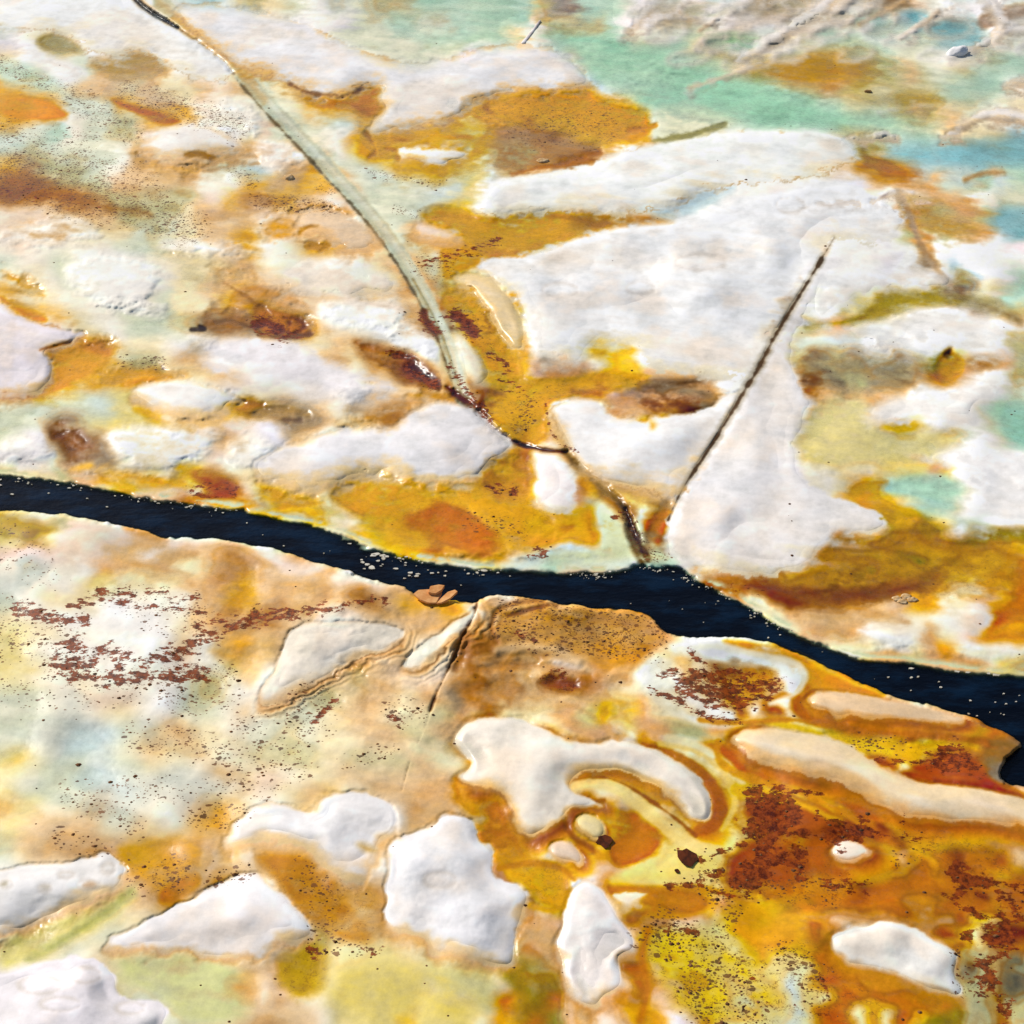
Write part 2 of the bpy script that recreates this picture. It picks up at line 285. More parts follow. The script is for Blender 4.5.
# pool in the far corner
patch([(620,110),(660,70),(700,55),(760,85),(830,110),(900,118),(920,125),(840,128),(760,128),(690,112)], (166,210,188), 10, 6, .6, -.01)
patch([(540,25),(600,40),(640,60),(700,70),(660,90),(600,80),(550,55)], (186,214,192), 12, 8, .5, -.01)
patch([(755,65),(800,50),(860,52),(880,65),(850,82),(810,88),(770,80)], (186,146,76), 10, 6, .85)
patch([(890,98),(910,92),(940,96),(945,105),(905,106)], (188,158,86), 6, 4, .8)
patch([(850,165),(870,162),(890,168),(910,172),(890,182),(870,176)], (190,132,44), 6, 3, .85)
patch([(880,150),(930,145),(960,143),(1024,142),(1040,165),(960,168),(910,166)], (150,194,206), 8, 4, .85)
patch([(900,190),(930,198),(960,215),(985,230),(950,240),(920,232),(900,215)], (196,168,116), 7, 7, .85, 0, 2, .8)
patch([(985,215),(1024,205),(1040,230),(1000,235)], (160,196,206), 7, 4, .8)
for (cx, cy, rx, ry, c) in [(873,20,20,9,(156,190,178)),(915,18,17,7,(132,178,190)),(950,28,20,8,(140,178,186)),(838,18,14,8,(186,178,168)),(705,12,22,9,(186,184,172)),(790,8,18,8,(150,136,112)),(830,34,14,5,(168,200,186)),(735,42,30,9,(158,184,152))]:
    ring = [(cx+rx*math.cos(a)*1.25, cy+ry*math.sin(a)*1.35) for a in np.linspace(0, 6.283, 14)[:-1]]
    patch(ring, (214,202,196), 4, 3, .7, .012)
    ring = [(cx+rx*math.cos(a), cy+ry*math.sin(a)) for a in np.linspace(0, 6.283, 14)[:-1]]
    patch(ring, c, 4, 2, .9, -.022)
for pts, w, c, dh in [([(900,38),(912,30),(928,20),(938,12)], 3, (196,178,164), .012), ([(860,24),(880,14),(900,4),(915,-8)], 3, (190,170,150), .012),
                      ([(700,30),(712,24),(718,14),(735,10)], 2, (188,166,148), .008), ([(840,10),(855,-5)], 4, (206,196,196), .014),
                      ([(975,-8),(985,10),(1000,25)], 12, (228,226,234), .02), ([(985,22),(1005,14),(1024,10)], 8, (150,128,118), -.004),
                      ([(945,132),(962,128),(985,116)], 3, (202,186,160), .008), ([(965,180),(985,172),(1004,172)], 2, (190,160,120), .003),
                      ([(880,198),(895,190),(912,192)], 2, (222,210,204), .006), ([(900,192),(910,215),(918,240),(930,262),(950,285)], 3, (188,164,142), -.003),
                      ([(808,206),(840,203),(872,204),(885,196)], 3, (206,188,184), -.003), ([(690,88),(730,75),(760,62)], 2, (200,186,160), .004)]:
    stroke(pts, w, c, 2.5, 2, .8, dh)

# ------------------------------------------------------------------ near bank stains
patch([(0,520),(15,518),(40,527),(58,528),(45,535),(20,535),(0,532)], (196,164,74), 5, 4, .8)
patch([(120,525),(140,527),(160,532),(168,538),(150,540),(130,534)], (206,160,108), 3, 2, .85)
patch([(210,650),(225,640),(256,635),(256,660),(230,662)], (222,170,92), 8, 4, .8)
patch([(245,648),(262,635),(268,650),(258,680),(248,690),(240,670)], (234,202,160), 6, 4, .7)
patch([(512,600),(555,606),(600,611),(645,614),(668,640),(640,655),(600,660),(560,660),(512,655),(490,630)], (204,158,98), 8, 5, .85)
patch([(535,680),(560,675),(580,682),(570,690),(545,692)], (160,96,40), 6, 4, .8, -.01)
patch([(600,640),(640,650),(650,665),(620,670),(590,660)], (208,150,70), 10, 5, .7)
patch([(590,700),(615,692),(640,700),(645,715),(620,722),(598,715)], (228,188,104), 8, 4, .75)
patch([(640,660),(660,655),(680,672),(670,700),(700,720),(750,718),(775,725),(740,728),(690,722),(650,700),(630,680)], (232,230,218), 6, 4, .85)
patch([(668,645),(700,642),(735,648),(770,656),(800,660),(812,672),(808,690),(795,702),(770,705),(765,690),(790,682),(768,672),(720,665),(690,660),(675,655)], (230,234,226), 5, 3, .9)
patch([(680,650),(720,665),(770,675),(790,682),(780,700),(750,712),(715,708),(690,690),(675,670)], (222,186,130), 6, 4, .6)
patch([(716,640),(740,638),(768,644),(800,654),(835,668),(868,685),(885,695),(850,692),(815,690),(812,672),(795,660),(760,655)], (222,166,52), 4, 2, .9)
patch([(812,672),(835,670),(868,685),(890,698),(850,692),(815,692),(800,705),(790,700)], (216,148,44), 4, 2, .85)
patch([(790,700),(800,695),(805,705),(830,715),(870,722),(920,724),(965,725),(990,735),(985,742),(930,738),(870,735),(815,728),(792,715)], (198,124,34), 4, 2, .9)
patch([(820,728),(870,738),(920,740),(975,738),(985,750),(960,760),(925,768),(900,765),(870,752),(840,738)], (228,176,42), 4, 3, .9, -.01)
patch([(975,740),(1000,735),(1020,745),(1012,755),(995,765),(980,772),(985,750)], (140,106,62), 5, 4, .8)
patch([(905,768),(940,770),(985,775),(1000,785),(1024,792),(1024,800),(985,790),(930,784),(900,775)], (170,84,14), 4, 3, .9)
patch([(720,742),(740,760),(780,772),(820,780),(850,795),(880,815),(900,822),(880,826),(850,812),(820,795),(770,782),(735,775),(716,755)], (206,122,16), 4, 3, .9)
patch([(690,745),(715,740),(730,760),(720,790),(730,815),(715,830),(700,830),(712,800),(705,780)], (206,130,20), 5, 3, .85)
patch([(735,775),(770,782),(820,795),(855,815),(840,822),(800,800),(760,792),(740,800),(728,795)], (230,182,44), 5, 4, .85)
patch([(662,738),(690,745),(710,760),(735,785),(728,810),(700,835),(690,845),(668,838),(640,830),(625,860),(610,880),(635,890),(700,888),(740,880),(735,850),(720,845),(750,830),(735,800)], (234,214,140), 6, 4, .8)
patch([(664,740),(685,738),(705,745),(722,758),(735,772),(722,775),(700,762),(680,752)], (234,226,200), 5, 2, .85)
patch([(605,810),(625,812),(645,825),(665,840),(655,855),(635,865),(615,870),(608,850),(603,830)], (208,134,24), 4, 3, .9, -.008)
patch([(570,795),(566,810),(575,832),(590,845),(600,852),(585,858),(570,840),(558,815)], (206,140,28), 4, 2, .9, -.008)
patch([(456,775),(462,795),(490,797),(503,810),(510,832),(530,845),(555,838),(568,820),(572,835),(555,845),(530,860),(505,872),(495,850),(480,838),(466,815),(452,795)], (216,152,46), 6, 3, .85, -.008)
patch([(500,870),(530,858),(560,868),(572,880),(568,905),(545,910),(525,890)], (226,172,42), 5, 3, .9)
patch([(600,880),(640,885),(700,890),(712,905),(690,920),(650,918),(630,930),(615,912)], (204,140,30), 5, 3, .8)
patch([(630,930),(690,925),(730,945),(770,980),(800,1024),(690,1024),(655,985),(640,955)], (224,196,100), 9, 6, .75)
patch([(620,960),(645,965),(655,990),(640,1000),(625,985)], (198,124,24), 7, 5, .8)
patch([(720,905),(770,900),(810,920),(800,950),(760,960),(735,940)], (222,164,14), 10, 6, .85)
patch([(768,870),(820,868),(860,880),(850,905),(800,915),(765,905)], (208,140,20), 8, 6, .8)
patch([(735,800),(775,792),(825,796),(850,818),(895,836),(870,850),(820,850),(815,875),(790,890),(745,900),(715,890),(725,850),(755,838),(740,822)], (176,98,18), 9, 9, .8)
patch([(920,842),(955,852),(1000,885),(1024,890),(1024,920),(985,915),(955,895),(930,865)], (186,108,20), 9, 9, .75)
patch([(905,768),(940,752),(962,745),(982,758),(990,775),(950,784),(918,780)], (180,96,20), 6, 6, .8)
patch([(810,842),(840,838),(875,842),(900,860),(895,875),(860,882),(825,876),(806,860)], (192,108,30), 6, 3, .85)
patch([(875,880),(910,880),(950,890),(960,905),(945,915),(915,925),(890,915),(870,900)], (192,112,40), 9, 4, .8)
patch([(905,895),(925,892),(938,902),(930,912),(912,910)], (206,146,110), 7, 3, .8)
patch([(800,915),(835,920),(832,945),(860,965),(905,985),(955,1000),(950,1015),(900,1012),(850,990),(815,955)], (206,132,24), 6, 4, .9)
patch([(855,965),(885,970),(905,990),(880,995),(858,980)], (212,152,92), 7, 3, .7)
patch([(820,920),(840,918),(850,935),(835,945),(822,935)], (212,156,100), 6, 3, .7)
patch([(950,950),(975,945),(1010,960),(1024,990),(1024,1024),(975,1024),(958,1000)], (184,172,130), 8, 5, .7)
patch([(1005,960),(1024,955),(1024,1000),(1000,995)], (104,96,88), 7, 5, .7)
patch([(890,815),(940,822),(990,824),(1024,832),(1024,850),(980,838),(930,832),(895,826)], (196,134,84), 5, 3, .85)
patch([(768,870),(900,900),(900,830),(1024,850),(1024,900),(950,915),(900,905)], (216,140,10), 14, 8, .45)
patch([(250,855),(280,850),(310,852),(325,865),(340,880),(345,905),(335,930),(310,925),(290,905),(275,880)], (196,140,62), 6, 5, .85)
patch([(340,880),(365,885),(382,895),(385,925),(372,945),(340,945),(325,930)], (204,156,86), 7, 5, .8)
patch([(280,955),(315,945),(330,955),(325,985),(300,1005),(280,985)], (190,156,50), 7, 6, .8)
patch([(325,965),(390,958),(440,962),(490,975),(500,1024),(330,1024)], (220,203,132), 14, 6, .75)
patch([(440,965),(490,972),(520,985),(500,1000),(455,995)], (210,204,162), 9, 5, .7)
patch([(512,955),(545,960),(560,985),(540,1024),(510,1024)], (176,138,54), 10, 7, .7)
patch([(110,855),(150,845),(180,838),(205,850),(200,880),(160,895),(140,880),(125,868)], (212,158,62), 8, 5, .8)
patch([(158,890),(175,882),(195,872),(202,880),(190,892),(172,902),(158,905)], (214,140,20), 3, 2, .95)
patch([(115,845),(140,848),(145,862),(125,862)], (222,170,40), 5, 3, .8)
patch([(0,938),(40,925),(80,908),(120,890),(140,885),(130,905),(90,935),(50,950),(20,965),(0,972)], (206,198,138), 6, 4, .9, -.012)
patch([(20,960),(50,942),(80,925),(110,905),(130,890),(134,894),(100,920),(60,948),(30,965)], (160,164,106), 5, 4, .75)
patch([(120,955),(165,950),(200,958),(235,965),(250,990),(245,1024),(180,1024),(165,1000),(130,985),(112,962)], (206,206,160), 9, 6, .85)
patch([(225,985),(250,975),(262,995),(245,1005)], (206,166,116), 8, 4, .7)
patch([(40,900),(52,896),(70,897),(62,910),(40,916),(28,914)], (190,188,160), 3, 2, .85, -.01)

WH = (242,238,236)
for pts in [[(58,262),(90,256),(140,256),(160,268),(158,290),(140,306),(100,304),(70,290)], [(96,300),(140,302),(170,306),(160,316),(120,316)], [(0,438),(30,432),(52,440),(60,452),(40,466),(0,468)], [(100,428),(150,424),(190,430),(212,420),(222,440),(200,462),(150,470),(110,456)],
            [(225,440),(262,436),(280,446),(258,462),(232,462)], [(184,336),(200,332),(216,338),(208,350)], [(318,300),(350,300),(395,300),(410,316),(392,332),(350,332),(320,318)], [(392,318),(418,322),(440,345),(436,362),(410,350),(388,338)], [(345,385),(375,390),(352,402),(330,398)],
            [(60,210),(40,225),(0,232),(0,244),(60,246),(110,236)], [(150,246),(200,240),(250,246),(256,256),(200,256)], [(250,110),(262,120),(256,140),(240,128)], [(222,96),(250,104),(240,118),(215,112)], [(258,140),(300,146),(318,160),(280,166),(256,156)]]:
    patch(pts, WH, 5, 6, .7, .016)
for pts, c in [([(96,370),(130,366),(176,372),(190,378),(150,380),(110,384)], (224,172,96)), ([(196,312),(226,306),(254,318),(248,332),(212,330)], (170,124,84)), ([(262,282),(300,296),(312,308),(290,304),(264,296)], (206,154,100)), ([(205,262),(240,268),(262,282),(250,292),(222,280)], (220,182,132)),
               ([(232,398),(262,400),(268,410),(240,414)], (196,140,40)), ([(350,340),(378,348),(408,360),(396,366),(366,356)], (176,118,66)), ([(404,392),(436,390),(460,398),(440,404),(410,402)], (206,156,92)), ([(330,424),(360,418),(378,424),(350,432)], (226,186,130)),
               ([(0,266),(30,280),(50,296),(40,300),(10,284)], (232,186,110)), ([(64,332),(90,338),(118,342),(96,350),(74,344)], (214,150,60)), ([(170,416),(210,414),(226,424),(190,430)], (232,206,170)), ([(108,470),(150,476),(196,482),(150,490),(110,482)], (228,178,88)),
               ([(256,478),(300,492),(330,505),(300,514),(260,502)], (226,180,84)), ([(290,206),(330,204),(360,214),(330,218),(300,214)], (222,166,100)), ([(262,222),(286,214),(300,228),(282,246),(262,240)], (226,176,112)), ([(130,150),(160,160),(200,164),(196,176),(160,172),(134,160)], (222,180,124))]:
    patch(pts, c, 4.5, 6, .75, -.012)
# ------------------------------------------------------------------ grooves and cracks
GRV = [(160,2),(178,18),(200,36),(225,56),(243,76),(264,100),(287,125),(311,150),(336,178),(360,203),(381,228),(398,252),(414,278),(431,308),(445,338),(455,368),(464,398)]
stroke(GRV, 8.0, (196,202,190), 2.4, 1.4, .9, -.008)
stroke([(p[0]+2, p[1]-1) for p in GRV], 3, (214,216,208), 3, 2, .6)
stroke([(p[0]+5, p[1]-3) for p in GRV[3:12]], 1.0, (190,184,166), 2, 3, .4)
stroke([(p[0]-6, p[1]+4) for p in GRV[4:]], 1.1, (120,102,80), 1.4, 2.4, .65, -.004)
stroke([(p[0]-1, p[1]+1) for p in GRV[12:]], 1.0, (150,136,100), 1.4, 1, .5, 0)
stroke(GRV[:6], 5, (204,178,134), 4, 3, .5)
stroke([(126,-12),(140,4),(152,13),(166,21),(178,28)], 2.6, (30,28,34), 1, .8, 1, -.06, .6)
stroke([(178,28),(200,43),(222,60),(234,74)], 1.5, (120,100,84), 1.5, 1, .7, -.02)
stroke([(448,388),(463,398),(478,412),(490,428),(504,438)], 4, (120,70,24), 2.5, 3, .9, -.02)
stroke([(478,412),(494,430),(512,442),(542,450),(566,452)], 2.0, (110,60,20), 1.5, 1.5, .9, -.015)
stroke([(566,452),(582,468),(602,484),(622,503),(630,520),(632,540),(642,562)], 4, (118,96,64), 3, 3, .8, -.018)
stroke([(626,510),(634,528),(640,545),(648,560)], 3, (96,70,40), 2, 3, .8, -.02)
stroke([(480,405),(484,392),(478,392)], 3, (150,86,24), 2, 2, .8)
CRK = [(834,238),(823,257),(809,280),(796,301),(780,326),(766,352),(756,373),(742,394),(728,418),(714,441),(699,464),(684,486),(674,506),(668,520)]
dCRK = lined(chaikin(CRK, 2, False), sAll)[0]

# ------------------------------------------------------------------ the dark channel
CH_FAR = [(-480,440),(-300,450),(-120,462),(0,472),(12,473),(40,478),(70,480),(100,486),(130,492),(160,498),(200,502),(240,506),(270,515),(300,519),(325,526),(350,536),(370,546),(400,553),(430,559),(460,564),(490,568),(520,569),(555,571),(575,569),(600,571),(622,568),(636,560),(646,560),(652,564),(674,564),(690,571),(700,581),(712,584),(726,591),(745,602),(762,611),(770,617),(790,628),(805,636),(830,646),(860,656),(900,659),(940,665),(980,671),(1024,674),(1100,690),(1250,720),(1500,760)]
CH_NEAR = [(1500,850),(1250,830),(1100,808),(1060,800),(1024,788),(1008,784),(998,776),(1002,762),(1016,750),(1022,745),(1012,738),(1000,732),(975,720),(945,710),(920,704),(890,697),(870,688),(850,677),(830,667),(805,655),(785,648),(768,643),(730,637),(700,639),(676,638),(665,632),(657,622),(650,614),(640,611),(600,609),(560,605),(540,601),(520,596),(500,594),(490,596),(482,600),(478,604),(460,602),(440,602),(425,600),(412,592),(402,586),(383,584),(368,581),(350,574),(330,567),(310,561),(290,552),(256,546),(225,540),(200,538),(170,537),(150,531),(130,527),(110,524),(90,519),(60,514),(30,513),(0,512),(-120,505),(-300,498),(-480,492)]
CHP = chaikin(CH_FAR+CH_NEAR, 1)
DCH = sdf(CHP, sAll) + 2.6*N_fine + 2.2*N_mid
rim = sstep(26, 3, DCH)
HB = np.where(near > .5, HB + .012*rim, HB*(1-rim) - .010*rim)
# pale dried crust right along the far lip, damp brown under it
far_lip = sstep(9, 2, DCH)*sstep(0, 2, DCH)*sstep(-.2, .3, N_mid+N_fine*.6)*(1-near)
over(sAll, far_lip*.8, (196,196,168))
wall = sstep(0, -9, DCH)
over(sAll, np.where(near > .5, sstep(0, -3, DCH), wall*.7), (112,112,96))

# ------------------------------------------------------------------ rust films and specks
def R(pts, w, v=1.0): field(RST, pts, w*1.3, v*.86, w*2.1)
R([(18,610),(40,616),(60,618),(85,623)], 6); R([(70,606),(100,600)], 4, .9); R([(20,602),(32,604)], 3, .8)
R([(62,648),(78,640),(86,652)], 7, .85); R([(62,664),(80,672),(110,680),(140,674),(165,676),(200,674)], 7); R([(62,668),(82,668)], 11, 1)
R([(90,660),(105,648),(125,655),(118,668)], 8, .8); R([(140,665),(158,660),(180,650),(205,640),(232,626),(256,616)], 8, .95)
R([(250,620),(275,614),(300,612),(325,609)], 6, .9); R([(330,608),(358,603),(385,601)], 4, .9); R([(110,600),(140,606),(170,608),(205,613)], 2.5, .9)
R([(92,592),(112,590),(132,592)], 4, .8); R([(150,592),(166,592)], 4, .9); R([(170,600),(200,598)], 6, .7); R([(190,630),(220,622)], 8, .7)
parea(RST, [(672,675),(690,660),(720,666),(768,674),(796,682),(786,694),(760,706),(735,712),(712,706),(690,698),(672,690)], .9, 14, 8)
for P_ in ([(740,790),(780,790),(820,794)],[(835,822),(870,834),(905,838),(930,846)],[(700,862),(720,852),(745,842)],[(760,892),(735,900),(712,892)],[(800,878),(830,884),(856,890)],[(760,868),(780,850),(776,832)],[(880,760),(905,764),(930,758)],[(1000,900),(1024,905)],[(960,905),(985,918),(1000,930)],[(650,690),(676,700),(700,716),(740,722)],[(690,652),(700,662),(712,668)],[(660,676),(680,668)]):
    R(P_, 4, .8)
parea(RST, [(912,770),(938,752),(958,748),(972,758),(985,770),(975,776),(930,778)], 1.0, 10, 24)
parea(RST, [(748,803),(772,797),(800,797),(825,800),(838,812),(860,824),(888,836),(860,842),(830,836),(800,838),(778,834),(752,822)], 1.0, 10, 24)
parea(RST, [(730,852),(755,845),(775,838),(800,848),(810,866),(782,876),(768,890),(745,895),(722,888)], 1.0, 10, 24)
R([(680,852),(690,860),(700,860)], 4, 1); R([(665,885),(690,887)], 4, .9); R([(700,880),(722,870)], 6, .9)
parea(RST, [(928,848),(950,858),(975,872),(992,885),(968,891),(945,875),(932,862)], 1.0, 10, 24)
parea(RST, [(965,930),(985,924),(1012,925),(1010,942),(985,948),(968,942)], 1.0, 10, 24)
R([(985,960),(992,975),(985,990)], 8, .9); R([(1000,1000),(1005,1012)], 7, .9); R([(1000,888),(1024,892)], 6, .9); R([(1015,912),(1024,918)], 6, .9)
R([(905,842),(930,846)], 6, .8); R([(905,800),(900,835)], 4, .4); R([(840,882),(860,890)], 10, .75)
R([(456,316),(466,322),(474,335)], 7, 1.05); R([(440,318),(452,314)], 3, .8); R([(256,322),(270,322),(282,336)], 6, .95); R([(256,332),(300,336)], 4, .8)
R([(390,352),(412,358)], 4, .9); R([(408,372),(425,378),(434,384)], 5, 1); R([(424,318),(436,330)], 6, .9); R([(425,262),(450,256),(480,248),(498,240)], 5, .75)
R([(450,368),(478,405),(490,420)], 4, .9); R([(490,355),(505,362),(508,370)], 4, .85); R([(545,402),(552,440),(578,452)], 1.5, .85)
R([(0,190),(30,192),(60,200),(90,206)], 10, .45); R([(200,492),(230,492)], 9, .6); R([(505,380),(528,400)], 6, .6); R([(515,492),(500,490),(490,486)], 5, .7)
R([(550,676),(570,682)], 8, .75); R([(535,640),(520,632)], 8, .7); R([(256,622),(265,618)], 6, .9); R([(395,715),(405,718)], 6, .85); R([(315,722),(326,710),(336,702)], 3, .9)
R([(730,585),(770,592)], 5, .4); R([(535,552),(546,554)], 5, .9); R([(620,515),(612,518)], 3, .9); R([(395,720),(402,728)], 3, .8); R([(310,950),(322,955)], 5, .8); R([(362,950),(380,950)], 4, .8)
R([(735,955),(760,990),(775,1010)], 2, .6); R([(655,930),(680,928),(700,935)], 5, .65); R([(795,1005),(835,1018)], 2, .8); R([(820,975),(830,1000)], 2, .8)
def S(pts, w, v): field(SPK, pts, w, v*(.72 if (pts[0][1] > 560 and pts[0][0] < 480) else 1.0), w*1.2)
S([(0,66),(35,82),(75,98)], 8, .75); S([(130,94),(170,105),(210,118),(235,128)], 12, .85); S([(75,95),(110,120),(130,132)], 12, .7)
S([(0,145),(40,150),(80,155)], 22, .55); S([(20,165),(70,175),(110,185),(140,198)], 24, .95); S([(0,180),(60,195),(120,208),(170,218),(190,226)], 16, .9)
S([(235,175),(250,180)], 8, .7); S([(256,200),(290,205),(330,206)], 7, .85); S([(320,185),(330,190)], 5, .8); S([(360,172),(420,182),(440,186)], 4, .6); S([(395,210),(415,214)], 4, .7)
S([(420,265),(440,268)], 10, .8); S([(125,362),(160,362)], 6, .85); S([(0,628),(40,640),(60,660)], 26, .8); S([(10,690),(60,695),(130,690)], 14, .5)
S([(175,690),(200,692),(220,685)], 18, .9); S([(140,738),(180,745),(220,752),(240,760)], 14, .85); S([(256,740),(290,735),(310,710)], 24, .8); S([(395,710),(415,715)], 12, .9)
S([(345,762),(370,755),(390,752)], 7, .9); S([(80,800),(105,810),(130,825)], 16, .8); S([(130,790),(200,795),(256,785),(300,770)], 14, .6); S([(60,838),(100,845)], 10, .7)
S([(140,880),(160,880),(175,870)], 14, .95); S([(195,820),(240,808)], 14, .75); S([(215,880),(245,872)], 8, .8)
S([(520,615),(560,618),(600,625),(650,640)], 20, 1.05); S([(540,640),(600,648),(640,650)], 12, .9); S([(500,630),(530,635)], 10, .9)
S([(130,600),(160,620),(190,615)], 16, .6); S([(300,870),(330,900),(320,940)], 14, .75); S([(335,945),(365,950)], 10, .85)
S([(660,930),(700,950),(730,980),(740,1015)], 22, .9); S([(690,985),(700,1015)], 14, .9); S([(780,950),(805,970),(815,1000)], 14, .8); S([(705,880),(730,905),(720,930)], 12, .85)
S([(900,860),(920,855)], 10, .7); S([(860,742),(880,745),(905,742)], 7, .7); S([(520,420),(530,405)], 10, .7); S([(530,130),(600,125)], 18, .45); S([(780,885),(830,890)], 14, .5)
S([(470,520),(520,530)], 10, .5); S([(625,510),(640,545)], 7, .9); S([(640,555),(665,558)], 5, .8); S([(0,530),(40,570)], 20, .3); S([(955,955),(965,990)], 7, .8)

for pts, v in [([(470,110),(512,95),(590,92),(650,108),(650,132),(600,140),(520,130),(475,124)], .9), ([(660,915),(700,915),(770,960),(800,1024),(680,1024),(640,960)], .8),
               ([(770,940),(800,935),(850,980),(900,1010),(900,1024),(770,1024)], .8), ([(440,285),(480,290),(505,340),(520,370),(490,380),(455,320)], .8), ([(255,303),(312,315),(315,335),(256,338)], 1),
               ([(485,398),(560,380),(600,384),(545,410),(530,440),(490,425)], .7), ([(420,545),(520,490),(560,520),(540,550)], .4), ([(350,515),(420,480),(500,490),(450,540)], .35),
               ([(740,870),(830,870),(860,905),(780,915)], .8), ([(880,815),(1000,840),(1024,890),(930,870),(890,840)], .7), ([(820,730),(930,742),(980,742),(900,765)], .5),
               ([(250,860),(330,870),(380,900),(370,945),(310,930)], .5), ([(800,560),(900,545),(1024,560),(1000,595),(820,600)], .5), ([(870,185),(980,210),(960,240),(900,225)], .5),
               ([(395,135),(395,160),(365,160),(360,145)], .7), ([(270,975),(320,945),(330,980),(290,1005)], .6), ([(140,870),(190,850),(200,890),(160,900)], .7), ([(512,860),(570,870),(565,905),(530,905)], .5)]:
    parea(MAT, pts, v, 9, 6)

# minerals gather at the drying edges of every pool: firmer boundaries and thin tide lines
for r_, k_ in ((3, .45), (12, .35)):
    B = np.stack([blur(RGB[..., q], r_, 2) for q in range(3)], -1)
    teal = blur(sstep(4, 22, RGB[..., 1]-RGB[..., 0]), 3)
    RGB = np.clip(RGB + (k_*(1-.8*teal)*(1-.5*calm[..., 0]))[..., None]*(RGB-B), 4, 248)
Lm = blur(RGB.mean(-1), 2, 2) + 5*N_fine + 6*N_mid
gu_ = np.gradient(Lm, axis=1); gv_ = np.gradient(Lm, axis=0); gm = blur(np.hypot(gu_, gv_), 3, 2)
for lv, c_, a_ in ((128, (130,76,24), .32), (160, (176,112,44), .34), (184, (204,150,84), .4), (203, (222,178,120), .35)):
    over(sAll, a_*np.exp(-((Lm-lv)/(2.2+1.2*gm))**2)*sstep(.25, 1.2, gm)*np.clip(.6+1.3*W2, 0, 1)*(DCH > 4)*(1-teal)*(1-.5*calm[..., 0]), c_)

# ------------------------------------------------------------------ mounds
MOUNDS = []
def mound(label, pts, H=0.05, edge=9, soft=1.5, jag=3, col='W', halo=None, bands=0, wob=0.010, n=2, a=1.0, line=None, rings=0):
    MOUNDS.append(dict(label=label, pts=pts, H=H, edge=edge, soft=soft, jag=jag, col=col, halo=halo, bands=bands, wob=wob, n=n, a=a, line=line, rings=rings))
OR = (196,122,24)
mound('broad white crust with scalloped lower edge beside the black crack, left of the grey groove', [(-60,-40),(120,-40),(128,0),(150,13),(176,28),(206,46),(226,60),(235,71),(232,81),(215,83),(198,80),(180,70),(168,62),(150,54),(133,50),(118,56),(100,57),(88,50),(75,40),(60,33),(40,34),(15,28),(-60,20)], .05, 8, 1.2, 2, (241, 243, 248), line=((176,140,100),1.8))
mound('small white tongue of crust beside the mint speckled hollow', [(27,49),(45,53),(75,62),(92,76),(85,80),(65,76),(45,68),(30,58)], .03, 7, 1.5, 2)
mound('isolated white hump with a tan skirt between the speckled patches left of the groove', [(137,146),(155,137),(172,127),(185,123),(205,126),(225,134),(242,146),(228,151),(205,152),(190,156),(178,160),(162,158),(150,150)], .05, 9, 1.5, 2, (240,236,236), ((204,160,104),9))
mound('wide white crust behind the amber hollows, along the right of the grey groove', [(165,5),(196,36),(229,60),(258,70),(290,80),(305,92),(330,97),(350,95),(362,86),(372,84),(388,88),(374,100),(391,107),(378,116),(366,131),(385,133),(400,127),(430,124),(455,118),(466,107),(480,96),(500,94),(540,88),(572,88),(592,84),(580,66),(560,52),(535,44),(490,46),(455,58),(420,66),(380,58),(340,40),(290,20),(230,4)], .04, 9, 1.5, 2, (237, 237, 245), ((206,146,52),5), line=((170,110,50),2.2))
mound('little flat white islet ringed by yellow, above the grey hairline', [(394,153),(400,147),(420,146),(455,148),(469,153),(465,158),(448,161),(438,164),(420,160),(400,158)], .045, 5, 1, 1.5, (247, 245, 247), ((206,152,44),9), line=((170,104,40),2))
mound('long white ridge with a smooth back at the edge of the turquoise pool', [(469,208),(487,197),(490,186),(512,177),(560,170),(590,165),(612,155),(640,148),(690,137),(740,129),(800,130),(845,134),(860,150),(855,162),(830,170),(800,176),(760,182),(730,184),(700,192),(665,207),(640,213),(600,211),(560,209),(530,212),(510,216),(490,217)], .07, 16, 1.2, 2, (241, 245, 248), line=((176,128,70),2))
mound('largest white slab, its right side cut off by the slanting brown crack', [(472,268),(490,258),(530,254),(555,245),(580,236),(610,228),(660,224),(700,212),(740,198),(790,188),(840,178),(880,193),(905,212),(900,235),(870,240),(838,238),(822,254),(807,279),(794,302),(779,326),(765,351),(754,374),(725,376),(690,374),(655,372),(644,360),(630,347),(600,337),(586,343),(583,358),(562,361),(532,362),(528,330),(520,302),(500,282),(485,274)], .07, 22, 2, 3, (239, 241, 248), None, 0, .02)
mound('white wedge pointing left, below the brown hollow and left of the slanting crack', [(548,408),(560,400),(580,398),(600,401),(612,420),(640,419),(670,414),(705,412),(722,396),(741,393),(728,417),(714,440),(699,463),(684,485),(672,504),(655,492),(636,490),(618,485),(600,478),(585,468),(570,450),(558,430)], .06, 10, 1.4, 2, (239, 239, 245), ((206,160,92),6), line=((170,120,60),2))
mound('broad white shelf on the right of the slanting crack above the dark channel', [(836,241),(843,262),(815,300),(800,325),(790,362),(800,385),(815,402),(800,430),(796,470),(815,493),(850,502),(880,513),(893,527),(870,538),(840,532),(822,545),(814,561),(790,573),(740,577),(700,572),(680,562),(666,548),(667,528),(676,506),(687,487),(702,464),(717,441),(731,418),(745,395),(759,373),(769,352),(783,326),(799,302),(812,280),(826,257)], .06, 20, 1.8, 3, (237, 235, 241), None, 0, .016)
mound('white crust strip between the upper olive streak and the slanting crack', [(813,290),(818,275),(850,270),(890,264),(920,262),(945,275),(952,288),(920,290),(880,296),(850,308),(822,318),(812,316)], .03, 8, 3, 4, (235, 237, 243))
